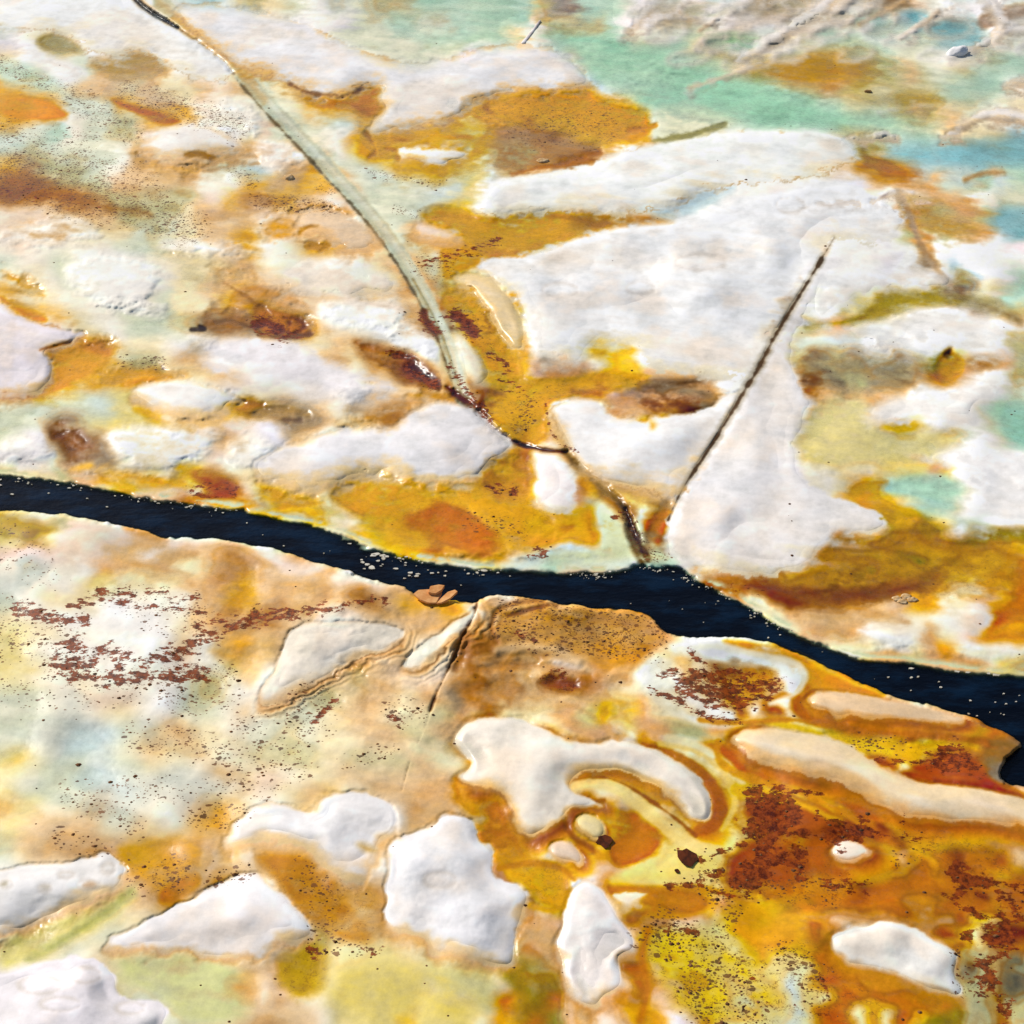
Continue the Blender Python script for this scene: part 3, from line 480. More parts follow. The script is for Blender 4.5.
mound('white crust band under the olive streak, right of centre', [(808,330),(850,326),(885,316),(920,308),(960,305),(1000,312),(1020,330),(1010,350),(985,353),(960,346),(930,350),(880,346),(845,338)], .025, 9, 4, 6, (235, 237, 243), None, 0, .01, 2, .9)
mound('ragged white mound beneath the yellow pit at right', [(864,415),(885,400),(905,393),(945,390),(965,378),(985,375),(1005,385),(992,402),(982,425),(960,432),(930,425),(905,420),(880,423)], .04, 9, 2, 4, (239, 237, 239))
mound('white shore at the right edge beside the small mint pool', [(918,458),(960,445),(985,443),(1010,450),(1060,456),(1060,525),(1000,524),(985,510),(968,500),(978,488),(965,478),(955,464)], .03, 10, 4, 6, (237, 237, 243), None, 0, .012, 2, .9)
mound('white tongue of crust at the left edge with a notched right side', [(-80,302),(0,300),(10,310),(30,322),(60,328),(90,335),(70,344),(42,351),(52,362),(55,375),(50,387),(30,393),(0,396),(-80,398)], .045, 9, 1.3, 2, (235, 229, 241), ((204,140,60),5), line=((160,90,40),2))
mound('smooth white hump below the curling black specks at left', [(130,388),(150,382),(180,379),(205,385),(228,393),(246,399),(230,405),(222,416),(200,420),(170,415),(155,408),(140,398)], .04, 9, 1.6, 2, (245, 243, 245), ((224,176,100),5))
mound('white mound in front of the brown cracked pit', [(198,345),(230,336),(290,339),(318,352),(345,372),(400,384),(385,395),(345,402),(300,402),(275,388),(240,377),(212,364)], .04, 14, 5, 5, (237, 233, 241), None, 0, .014)
mound('wide white mound ending in a rounded point near the groove foot', [(250,465),(280,447),(310,438),(340,426),(360,430),(392,430),(407,416),(428,403),(450,403),(478,412),(502,430),(514,443),(492,460),(470,478),(450,487),(420,480),(385,470),(358,475),(330,486),(300,492),(270,480)], .055, 14, 2.5, 3, (239, 237, 245), ((220,176,96),6), 0, .014)
mound('pale mound left of the groove, above the mottled brown bank', [(262,268),(300,258),(345,262),(385,275),(402,287),(380,300),(350,300),(320,308),(298,296),(275,285)], .03, 12, 5, 5, (243, 235, 229), None, 0, .012)
mound('peach striated mound right of the groove, above the rusty spots', [(450,280),(465,273),(480,272),(500,285),(515,305),(526,330),(523,352),(510,350),(498,330),(488,310),(472,292)], .045, 8, 2, 2, (236,212,172), ((214,160,70),5))
mound('small whitish triangle at the groove foot between groove and yellow basin', [(452,335),(463,334),(480,350),(491,370),(485,386),(468,392),(460,370)], .025, 6, 3, 2, (235, 229, 213))
mound('small pinkish oval hump with amber front, right of the groove', [(412,228),(420,222),(435,224),(455,232),(466,239),(450,243),(430,242),(418,237)], .03, 6, 2, 1.5, (241, 221, 211), ((212,150,66),6))
mound('peach hump with a pitted hollow in front, left of the groove', [(295,222),(302,212),(318,208),(340,212),(365,225),(380,241),(362,250),(338,244),(318,236),(300,234)], .03, 9, 3, 3, (232,206,182), ((222,172,110),5))
mound('small upright white cone standing in the yellow basin', [(532,460),(546,453),(560,457),(568,474),(578,494),(576,508),(556,512),(535,505),(530,490),(539,478)], .05, 9, 2, 2, (245, 239, 245))
mound('kite shaped white mound with layered lower rim on the near bank', [(256,702),(262,685),(275,668),(283,650),(288,634),(300,625),(330,620),(365,623),(395,627),(404,631),(398,642),(380,652),(362,657),(345,665),(320,678),(300,690),(285,700),(266,707)], .075, 11, 1.2, 1, (240,232,224), ((206,142,78),5), 1, line=((120,74,34),2.2))
mound('slim white finger of crust leading up to the crack by the channel', [(400,667),(410,655),(425,640),(445,630),(465,615),(476,607),(480,618),(472,630),(455,637),(444,645),(438,656),(425,664),(408,670)], .065, 7, 1.0, .8, (247, 239, 229), ((206,140,66),4), 1, line=((128,70,24),2.2))
mound('curling white mound with a long hooked arm, amber rimmed', [(452,740),(462,725),(480,718),(512,717),(540,727),(560,736),(580,743),(600,743),(620,739),(640,743),(665,753),(690,769),(705,786),(713,803),(710,818),(700,825),(690,817),(678,801),(662,790),(645,782),(628,774),(608,769),(588,772),(574,779),(569,789),(580,796),(598,801),(604,807),(588,805),(574,807),(566,815),(556,824),(543,833),(530,838),(518,830),(513,815),(508,800),(495,789),(465,788),(458,776),(471,768),(468,754)], .06, 9, 1.3, 1.2, (240,234,230), ((200,126,22),9), 0, .01, line=((150,84,14),3.5), rings=1)
mound('small cream islet inside the curl of the hooked mound', [(574,818),(585,813),(598,817),(606,828),(602,838),(590,838),(579,830)], .02, 6, 2, 1, (236,220,176), ((176,122,40),3), line=((120,76,20),3), rings=0.45)
mound('small pinkish mound under the curl of the hooked mound', [(545,848),(558,841),(573,842),(583,853),(582,868),(570,864),(556,857)], .03, 7, 2, 1.2, (236,212,196), ((210,146,50),4), rings=0.5)
mound('lobed white mound between the speckled flat and the brown gully', [(220,845),(235,825),(250,808),(265,803),(285,804),(305,814),(318,810),(318,798),(340,791),(370,793),(388,800),(398,812),(396,826),(390,836),(376,842),(379,852),(373,864),(358,883),(345,880),(330,870),(318,862),(308,850),(290,846),(260,844),(240,848),(228,850)], .055, 11, 1.8, 2, (241, 239, 245), ((216,164,96),5), 0, .012)
mound('big upright white mound with a knobbed top, right of the brown gully', [(388,842),(405,836),(425,830),(438,820),(452,811),(465,817),(476,830),(478,838),(490,843),(495,858),(490,875),(510,883),(532,891),(522,915),(511,935),(515,957),(505,969),(490,965),(460,958),(435,956),(425,941),(405,938),(385,930),(388,905),(384,882),(388,862)], .06, 11, 1.4, 2, (239, 239, 248), ((204,150,78),5), 0, .014)
mound('white mound shaped like a bent foot, standing in amber shallows', [(557,940),(562,925),(567,905),(572,885),(588,879),(605,890),(613,908),(623,925),(638,939),(632,949),(617,958),(622,975),(622,995),(610,1001),(580,1003),(572,995),(562,975),(565,962),(556,951)], .06, 9, 1.3, 2, (243, 239, 247), ((196,138,80),7), 0, .014)
mound('small white shelf at the shoulder of the foot shaped mound', [(607,893),(625,890),(652,891),(645,900),(635,907),(627,913),(616,905)], .035, 5, 1.3, 1.5, (245, 233, 215))
mound('sharp edged white islet alone in amber water at lower right', [(830,936),(842,930),(868,925),(880,921),(900,922),(915,928),(935,940),(953,950),(958,957),(953,972),(958,983),(963,990),(963,998),(945,993),(925,988),(905,975),(885,970),(875,965),(860,962),(852,964),(842,955),(834,950)], .06, 6, 1, 1, (247, 245, 245), ((200,132,52),10))
mound('tiny white islet with orange apron beside the dark rust patch', [(830,850),(838,842),(850,841),(865,845),(873,852),(870,858),(855,861),(840,858)], .035, 6, 1.5, 1.2, (247, 233, 225), ((188,104,30),6), line=((160,80,14),3), rings=0.9)
mound('long cream tongue curving to the right edge below the channel', [(727,738),(740,730),(760,728),(800,732),(830,735),(850,745),(870,757),(890,771),(910,779),(930,784),(960,786),(990,790),(1024,800),(1080,820),(1080,850),(1024,828),(985,820),(940,820),(905,816),(885,808),(865,795),(845,785),(820,778),(790,772),(765,762),(745,752)], .065, 13, 1.4, 1.2, (238,218,190), ((184,100,22),8), 0, .012, line=((150,74,14),4), rings=1.15)
mound('narrow pinkish log shaped ridge along the near lip of the channel', [(803,703),(812,693),(835,692),(870,696),(905,704),(940,711),(968,719),(955,725),(920,721),(880,720),(850,717),(825,713)], .04, 8, 1.5, 1, (234,206,178), ((190,116,34),6), line=((160,84,20),3.5), rings=0.8)
mound('pitted white mound at the left edge, above the green trickle', [(-80,872),(0,872),(20,866),(45,862),(70,863),(95,857),(110,852),(114,860),(130,867),(122,880),(115,890),(95,900),(70,909),(50,916),(30,925),(0,938),(-80,950)], .06, 9, 1.5, 2, (241, 239, 243), ((210,160,100),4), 0, .014)
mound('white mound with a drooping right end, below the orange pocket', [(105,946),(120,931),(140,921),(165,913),(180,905),(200,895),(220,885),(238,875),(250,872),(265,878),(285,895),(300,912),(314,925),(313,936),(300,940),(280,938),(265,950),(245,957),(225,960),(205,955),(185,945),(165,948),(140,950),(118,953)], .065, 12, 1.6, 2.5, (241, 239, 247), ((200,150,90),4), 0, .014)
mound('white mound in the bottom left corner', [(-90,980),(0,976),(20,966),(50,961),(75,955),(92,956),(112,966),(118,980),(113,992),(130,1000),(145,998),(165,1005),(173,1013),(162,1028),(158,1080),(-90,1090)], .06, 12, 1.6, 2, (235, 231, 241), None, 0, .016)

def ridge(label, pts, w, H=.03, col=(226,220,222), jag=2):
    P = chaikin(pts, 1, False); t = np.gradient(P, axis=0); t /= np.linalg.norm(t, axis=1)[:, None]+1e-9
    n = np.stack([-t[:, 1], t[:, 0]], 1); ww = np.interp(np.linspace(0, 1, len(P)), np.linspace(0, 1, len(w)), w)[:, None]
    mound(label, [tuple(q) for q in np.vstack([P+n*ww, (P-n*ww)[::-1]])], H, 3.5, 1.6, jag, col, ((186,164,142),4), 0, .003, 1, .9)
    MOUNDS[-1].update(H=H*2.4, name='encrusted_ridge', cat='ridge', group='encrusted ridges in the far pool')
ridge('long white crusted ridge with a grey hollow flank running off the top edge', [(738,58),(752,48),(768,40),(785,31),(805,18),(822,8),(848,-14)], [1,3,4.5,5,5.5,6,6], .05)
ridge('crusted ridge bending up behind the white stub in the far pool', [(966,50),(982,44),(997,35),(1003,26),(998,12),(985,-12)], [2,3,4,5,7,9], .045)
ridge('short crusted twig like ridge at the top, over green water', [(628,32),(636,23),(646,12),(660,-8)], [1,2.2,3,3], .03)
ridge('white crusted ridge at the right edge of the pool below the stub', [(962,122),(974,117),(988,113),(1005,114),(1040,120)], [1,2.5,5,6,6], .04)
ridge('small pale lump at the right edge behind the white ridge', [(1006,84),(1014,81),(1035,80)], [2,4,5], .035)
ridge('tiny brown and white knob left of the white ridge in the pool', [(943,136),(951,133),(960,134)], [1.5,3,2], .02)
ridge('low white rim between the long ridge and the green pool', [(845,138),(868,136),(885,134),(897,136)], [1,2.5,3,1.5], .025)
ridge('wispy white rib below the white rim, left of the blue water', [(806,207),(840,204),(872,203),(888,195),(905,192)], [1,2,2,2,1.5], .012, (222,212,210))

for m in MOUNDS:
    if m['label'].startswith(('wide white crust behind', 'white crust strip', 'white crust band', 'white shore', 'ragged white')): m['back'] = 7
    P = chaikin(m['pts'], m['n']); m['P'] = P
    hw = m['halo'][1] if m['halo'] else 0
    s = window(P, max(24, hw*4+12)); m['s'] = s
    d0 = sdf(P, s)
    gv, gu = np.gradient(d0, VS[s[0]], US[s[1]])
    gu = blur(gu, 4); gv = blur(gv, 4)
    m['front'] = front = np.clip(gv*.9+.15+.25*N_mid[s], 0, 1); m['side'] = np.clip(gu*.75+gv*.66, 0, 1)
    d = d0 + m['jag']*(N_mid[s]*1.3+N_fine[s]*1.5+N_str[s]*.8)*(.75+1.3*front)+2.2*N_fine[s]; m['d'] = d
    d = d - 4*sstep(9, 3, dCRK[s])*(m['H'] == .06 or m['H'] == .07)*sstep(246, 262, V[s]); m['d'] = d
    ok = DCH[s] > 3
    if m['halo']:
        c, w = m['halo']; c = np.array(c, float); w2 = w*(.45+1.7*front)*(1+.6*N_mid[s])
        over(s, .8*sstep(w2*1.5, w2*.1, d)*ok*np.clip(.05+.6*N_mid[s]+1.05*front, 0, 1), c)
        over(s, .75*sstep(w2*.8, 0, d)*front*ok, c*.45+np.array((216,172,136))*.55)
        HB[s] -= .006*sstep(w2*1.6, 0, d)
    if m['rings']:
        kk = m['rings']*(.35+1.05*m['side'])*np.clip(1+.7*N_mid[s]+.3*N_fine[s], .4, 1.8); q = np.maximum(d, 0)/np.maximum(kk, .2)
        xs = [0, 2.5, 5, 9, 13, 18, 24]; cols = np.array([(222,160,92),(176,98,26),(150,76,10),(196,118,16),(220,152,34),(234,190,84),(238,212,140)], float)
        rc = np.stack([np.interp(q, xs, cols[:, z]) for z in range(3)], -1)
        al = (.92*sstep(26, 12, q)*ok*sstep(-2, 0, d)*np.clip(.12+1.1*m['side']+.5*N_mid[s], 0, 1))[..., None]
        RGB[s] = RGB[s]*(1-al)+rc*al
    if m['line']:
        ww = m['line'][1]; over(s, .85*sstep(ww*1.5, ww*.6, d)*sstep(-1, 1, d)*ok*np.clip(1.0*N_mid[s]-.1+.8*m['front']+.5*m['side']*(V[s] > 560), 0, 1), m['line'][0])
    if m['bands']:
        side = sstep(26, 5, d)*sstep(-.5, 1.5, d)*m['side']**.7
        b = .5+.5*np.sin(d*.95+N_mid[s]*5+N_fine[s]*1.5)
        over(s, side*b*.4*np.clip(.6+2*N_mid[s], 0, 1), (150,98,52)); over(s, side*(1-b)*.35, (236,206,160))
        HB[s] += side*.008*(1-b)
band = lambda pts, w, c, so=2, jg=2.5, a=.85: stroke(pts, w, c, so, jg, a)
band([(644,748),(672,754),(698,770),(716,792),(724,812),(716,826),(700,830)], 6, (186,104,14)); band([(660,744),(690,748),(716,762),(732,782),(736,806),(722,830)], 3, (236,206,130))
band([(575,787),(600,781),(624,791),(646,810),(668,830),(690,846),(716,850)], 7, (240,218,158), 3); band([(572,780),(600,775),(628,785),(652,802),(676,818),(696,836)], 1.6, (150,82,18), 1.5)
band([(604,800),(584,803),(568,814),(566,828),(576,840),(592,848)], 3, (156,92,24)); band([(668,738),(696,744),(722,760),(742,780)], 4, (240,226,190), 3)
band([(614,880),(650,878),(690,874),(716,862)], 6, (238,214,140), 4); band([(628,890),(670,890),(710,888),(740,898)], 3, (204,138,30), 3)
band([(718,742),(716,756),(728,770),(760,782),(800,792),(836,808),(862,824)], 3.5, (222,150,20)); band([(736,790),(770,794),(806,806),(840,822)], 4, (236,186,40), 3)
band([(768,700),(790,694),(800,704),(800,716),(830,724),(880,732),(940,736),(985,742)], 3.5, (194,116,22), 2.5); band([(770,722),(800,728),(840,740),(890,752)], 4, (238,200,90), 3); band([(796,650),(824,668),(850,682),(884,694)], 2, (238,196,110), 2)
band([(676,648),(720,646),(764,656),(800,664),(806,678),(798,694),(770,704)], 3, (240,236,222), 3); band([(700,720),(740,724),(790,718),(830,726)], 2.5, (206,132,24), 2)
band([(500,868),(530,862),(560,866),(574,880)], 3, (204,136,30), 2); band([(530,905),(552,912),(566,900)], 3, (224,164,40), 3)
band([(648,930),(640,960),(650,990),(640,1020)], 4, (196,122,26), 4)

for m in MOUNDS:
    s, d, front = m['s'], m['d'], m['front']
    so = m['soft']*(1+4.6*front*np.clip(1+2*N_mid[s], .2, 2))+2.0*front + m.get('back', 0)*(1-front) + 1.8*(V[s] < 480)*np.clip(1+2*W1[s], .2, 2)
    over(s, m['a']*sstep(so, -so*1.4, d), m['col'])
    rimm = (d < 1.0)
    if m['halo']: over(s, rimm*(.25+.35*front)*sstep(-m['edge']*(.5+.7*front), 0, d)*sstep(-.5, .4, N_mid[s]+N_str[s]), tuple(np.array(m['halo'][0])*.45+np.array((238,214,184))*.55))
    over(s, sstep(-2, -14, d)*np.clip(N_str[s]*.8, 0, .4), (216,212,214))
    over(s, sstep(-2, -14, d)*np.clip(-N_big[s]*1.2-.05, 0, .45), (238,222,208))
    over(s, sstep(-4, -16, d)*np.clip(W1[s]*1.1-.15, 0, .4), (216,218,228))
    over(s, rimm*.85*sstep(-20, -1, d+14*N_mid[s])*np.clip(front-.3, 0, 1)*1.4*(m['H'] > .04)*np.clip(.6+1.5*N_str[s], 0, 1), tuple(np.array(m['halo'][0])*.25+np.array((226,212,186))*.75) if m['halo'] else (222,214,196))
    over(s, sstep(-2, -10, d)*sstep(.05, .55, W2[s]*.8+N_fine[s]*.25)*.42, (222,204,192))
stroke(CRK, 4.5, (150,136,120), 3, 2, .6, 0, .7)
stroke(CRK, 1.3, (84,62,50), 1.0, 2.6, .95, 0, .6)
stroke([(p[0]+1.2, p[1]) for p in CRK[3:9]], 1.2, (104,78,62), 1.6, 3, .7, 0, .8)
stroke([(668,505),(655,525),(648,545)], 5, (160,120,80), 4, 3, .6, -.01)
stroke([(477,602),(474,618),(462,636),(455,655),(446,674),(436,694),(430,712)], 1.3, (96,58,30), 1.3, 2.6, .9, -.01, .5)
stroke([(430,712),(425,728),(416,746),(408,766),(402,790)], .5, (120,98,76), .9, 2.2, .7, -.003, .3)
stroke([(456,655),(462,640),(470,632),(464,650),(455,668)], 4, (150,92,48), 3, 2, .6, -.012)
stroke([(498,642),(490,628),(494,612),(512,603),(540,600),(556,606)], 2, (160,104,56), 2, 1.5, .7, -.008)
stroke([(508,616),(528,610),(548,605)], 2, (120,70,34), 1.5, 2, .8, -.008)
stroke([(486,598),(500,594),(512,595)], 2, (238,224,206), 1.5, 1, .8, .006)
stroke([(498,650),(530,646),(560,650),(578,662)], 4, (232,206,176), 4, 2, .6, .01)
stroke([(480,670),(520,664),(560,668),(590,676)], 3, (188,128,72), 4, 2, .5, -.006)
stroke([(560,742-40),(590,712),(612,735),(600,742)], 2, (206,160,104), 3, 2, .5, -.004)
stroke([(200,326),(206,330),(192,330)], 2, (50,34,24), 1.5, 2, .9, -.006)
stroke([(215,322),(232,320),(250,326)], 1.6, (110,76,50), 2, 3, .5, -.003)
stroke([(225,283),(240,292),(256,304),(268,312)], 1.4, (150,100,56), 2, 3, .5, -.003)
stroke([(40,350),(50,347),(70,342)], 1.4, (160,90,40), 1.5, 1.5, .8, -.004)
stroke([(835,562-13),(862,552),(890,548),(905,538)], 1.2, (140,96,30), 1.6, 3, .45, 0)
stroke([(880,590),(910,580),(940,568),(960,556)], 2, (150,100,30), 3, 4, .4, 0)
patch([(0,58),(20,62),(45,76),(66,92),(60,96),(35,92),(0,86)], (204,218,206), 5, 3, .7)
patch([(0,172),(30,176),(70,186),(110,196),(100,204),(60,202),(20,200),(0,200)], (164,104,48), 6, 5, .75)
stroke([(0,196),(40,196),(70,200),(110,208),(150,214)], 3, (150,92,36), 5, 5, .6)
for pts, w, c in [([(392,354),(408,358),(414,362)],2.5,(110,58,20)), ([(408,368),(420,372),(434,380),(438,386)],4.5,(84,40,12)), ([(418,376),(428,378)],3,(56,24,8)), ([(424,312),(428,324),(436,332)],4,(112,58,20)), ([(456,316),(466,322),(474,336)],4.5,(116,54,14)),
                  ([(256,324),(268,322),(282,330)],4,(104,52,18)), ([(284,318),(296,318),(306,326),(296,332)],1.2,(120,64,22)), ([(290,320),(288,336)],1.0,(110,58,22)), ([(258,336),(290,338),(310,334)],1.5,(120,74,40)), ([(290,84),(304,92),(330,96),(352,95),(362,87)],1.2,(130,84,50)),
                  ([(300,232),(310,226),(318,226)],2.5,(176,120,44)), ([(308,246),(316,248),(326,244)],3.5,(206,144,60)), ([(54,436),(70,430),(86,440)],4,(124,78,44)), ([(285,420),(300,420)],2.5,(122,94,80)), ([(256,412),(280,408),(308,414)],4,(164,132,92)),
                  ([(186,155),(200,153),(212,158)],3,(168,116,48)), ([(200,166),(225,160),(256,156)],2,(206,164,116)), ([(205,172),(230,166),(258,164)],1.2,(196,160,120)), ([(388,148),(396,150),(398,158)],2,(190,128,30)), ([(366,134),(378,150),(368,158)],1.5,(176,120,40)),
                  ([(600,152),(570,164),(540,168),(512,174)],2,(176,112,60)), ([(655,140),(690,136),(725,124)],2.5,(150,140,90)), ([(630,130),(650,128),(655,126)],3,(206,136,20))]:
    stroke(pts, w, c, 2.2, 3.5, .85, -.006)
for cx, cy, rx, ry in [(88,885,11,5),(45,888,6,3),(6,884,6,4),(66,875,7,3),(108,868,6,5),(40,985,22,9),(85,975,16,8),(60,1004,20,7),(130,1008,14,6),(440,880,16,8),(700,262,26,8),(640,288,14,6),(560,290,18,7),(790,205,14,8)]:
    stroke([(cx+rx*math.cos(a), cy+ry*math.sin(a)) for a in np.linspace(.4, 5.9, 11)], 1.2, (206,196,194), 3, 3, .55, -.004)
rr_ = random.Random(5)
for k in range(34):
    cx = rr_.uniform(640, 1040); cy = rr_.uniform(-25, 48) if k < 28 else rr_.uniform(50, 62)
    rx = rr_.uniform(14, 30); ry = rx*rr_.uniform(.28, .42); a0 = rr_.uniform(-.3, .6); tilt = -.35
    arc = [(cx+rx*math.cos(t)-ry*math.sin(t)*tilt*.6, cy+ry*math.sin(t)+rx*math.cos(t)*tilt*.5) for t in np.linspace(a0, a0+rr_.uniform(3.4, 5.2), 12)]
    patch([(cx+.8*rx*math.cos(t), cy+.8*ry*math.sin(t)+.8*rx*math.cos(t)*tilt*.5) for t in np.linspace(0, 6.28, 11)[:-1]], rr_.choice([(190,200,196),(172,196,198),(196,188,180),(170,158,142),(204,206,206)]), 5, 3, .45, -.008)
    stroke(arc, rr_.uniform(1.6, 3.2), rr_.choice([(238,234,238),(230,224,228),(222,210,206)]), 5, 3, .6, .006)
# white rippled ribs in the far corner
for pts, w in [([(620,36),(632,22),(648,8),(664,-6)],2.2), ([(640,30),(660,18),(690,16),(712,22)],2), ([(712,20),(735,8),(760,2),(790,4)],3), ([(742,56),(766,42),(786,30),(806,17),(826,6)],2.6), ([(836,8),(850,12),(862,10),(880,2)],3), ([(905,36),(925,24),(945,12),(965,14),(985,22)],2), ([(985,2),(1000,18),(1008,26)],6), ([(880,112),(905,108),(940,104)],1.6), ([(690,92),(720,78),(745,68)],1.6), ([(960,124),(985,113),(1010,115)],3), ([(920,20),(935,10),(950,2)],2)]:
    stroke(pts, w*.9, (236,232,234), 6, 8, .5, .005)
    stroke([(p[0]+3, p[1]+w+2.5) for p in pts], w*.5, (160,140,126), 4.5, 5, .35, -.002)  # brown lower side of each rib: stain, with its shadow side painted in
# small yellow and brown bruises lying on the mounds
patch([(440,478),(470,470),(500,470)], (240,200,120), 3, 2, .4)
patch([(648,420),(658,424),(652,432)], (228,170,66), 4, 2, .8)
patch([(355,842),(372,845),(380,852),(365,855)], (200,150,64), 4, 3, .8)
patch([(80,886),(90,880),(98,884),(90,889)], (206,180,160), 2, 1, .8); patch([(0,882),(8,880),(8,887),(0,887)], (180,172,164), 2, 1, .8); patch([(40,886),(50,886),(46,890)], (200,190,180), 2, 1, .8)
patch([(360,690-340),(375,352),(400,356),(380,360)], (206,170,130), 4, 3, .5)

# overall fine colour variation of the crust
RGB *= (1 + 0.06*N_fine + 0.05*N_str + 0.04*N_mid)[..., None]
amb = np.clip((RGB[..., 0]-RGB[..., 2]-100)/70, 0, 1)*sstep(430, 560, U)*sstep(620, 720, V) + .75*np.clip((RGB[..., 0]-RGB[..., 2]-90)/90, 0, 1)*(V < 620)
RGB[..., 2] *= 1-.5*amb; RGB[..., 1] *= 1-.02*amb; RGB[..., 0] *= 1-.035*amb
sat = 1.0 + 0.06*N_mid
g = RGB.mean(-1, keepdims=True); RGB = np.clip(g + (RGB-g)*sat[..., None], 3, 250)
GAIN = np.array((1.0, .972, .885))
def to_lin(c):
    c = np.asarray(c, float)/255; return np.where(c < .04045, c/12.92, ((c+.055)/1.055)**2.4)
RGB = 246*(np.clip(RGB, 0, 250)/246)**np.array((1.16, 1.12, 1.20))
ALB = np.clip((to_lin(RGB)-.012)*GAIN, .006, .84)

# ------------------------------------------------------------------ heights
H0 = HB + LIFT
chan = np.where(near > .5, sstep(2, -11, DCH), sstep(1, -26, DCH)**1.3)
farlow = sstep(16, 2, DCH)*(near < .5)
H0 = H0*(1-farlow) - .012*farlow
H0 = H0*(1-chan) + chan*(-0.42)
WATER_Z = -0.022; FILM_Z = -0.012

# ------------------------------------------------------------------ materials
def nodes(name):
    m = bpy.data.materials.new(name); m.use_nodes = True; nt = m.node_tree; nt.nodes.clear(); return m, nt
def N(nt, t, **kw):
    n = nt.nodes.new(t)
    for k, v in kw.items():
        if k in n.inputs: n.inputs[k].default_value = v
        else: setattr(n, k, v)
    return n
def math_(nt, op, a, b=None, clamp=False):
    n = nt.nodes.new('ShaderNodeMath'); n.operation = op; n.use_clamp = clamp
    for i, x in enumerate((a, b)):
        if x is None: continue
        if isinstance(x, (int, float)): n.inputs[i].default_value = x
        else: nt.links.new(x, n.inputs[i])
    return n.outputs[0]
def ramp(nt, x, lo, hi):
    n = nt.nodes.new('ShaderNodeMapRange'); n.interpolation_type = 'SMOOTHSTEP'
    for i, q in ((0, x), (1, lo), (2, hi)):
        if isinstance(q, (int, float)): n.inputs[i].default_value = q
        else: nt.links.new(q, n.inputs[i])
    return n.outputs[0]
def mixc(nt, f, a, b, mode='MIX'):
    n = nt.nodes.new('ShaderNodeMix'); n.data_type = 'RGBA'; n.blend_type = mode
    for i, q in ((0, f), (6, a), (7, b)):
        if isinstance(q, (int, float)): n.inputs[i].default_value = q
        elif isinstance(q, tuple): n.inputs[i].default_value = (*q, 1)
        else: nt.links.new(q, n.inputs[i])
    return n.outputs[2]
def noise(nt, vec, scale, detail=4, rough=.55, sx=1, sy=1, rot=0):
    mp = nt.nodes.new('ShaderNodeMapping'); mp.inputs['Scale'].default_value = (sx, sy, 1); mp.inputs['Rotation'].default_value = (0, 0, rot)
    nt.links.new(vec, mp.inputs[0])
    n = nt.nodes.new('ShaderNodeTexNoise'); n.inputs['Scale'].default_value = scale; n.inputs['Detail'].default_value = detail; n.inputs['Roughness'].default_value = rough
    nt.links.new(mp.outputs[0], n.inputs['Vector']); return n.outputs['Fac']
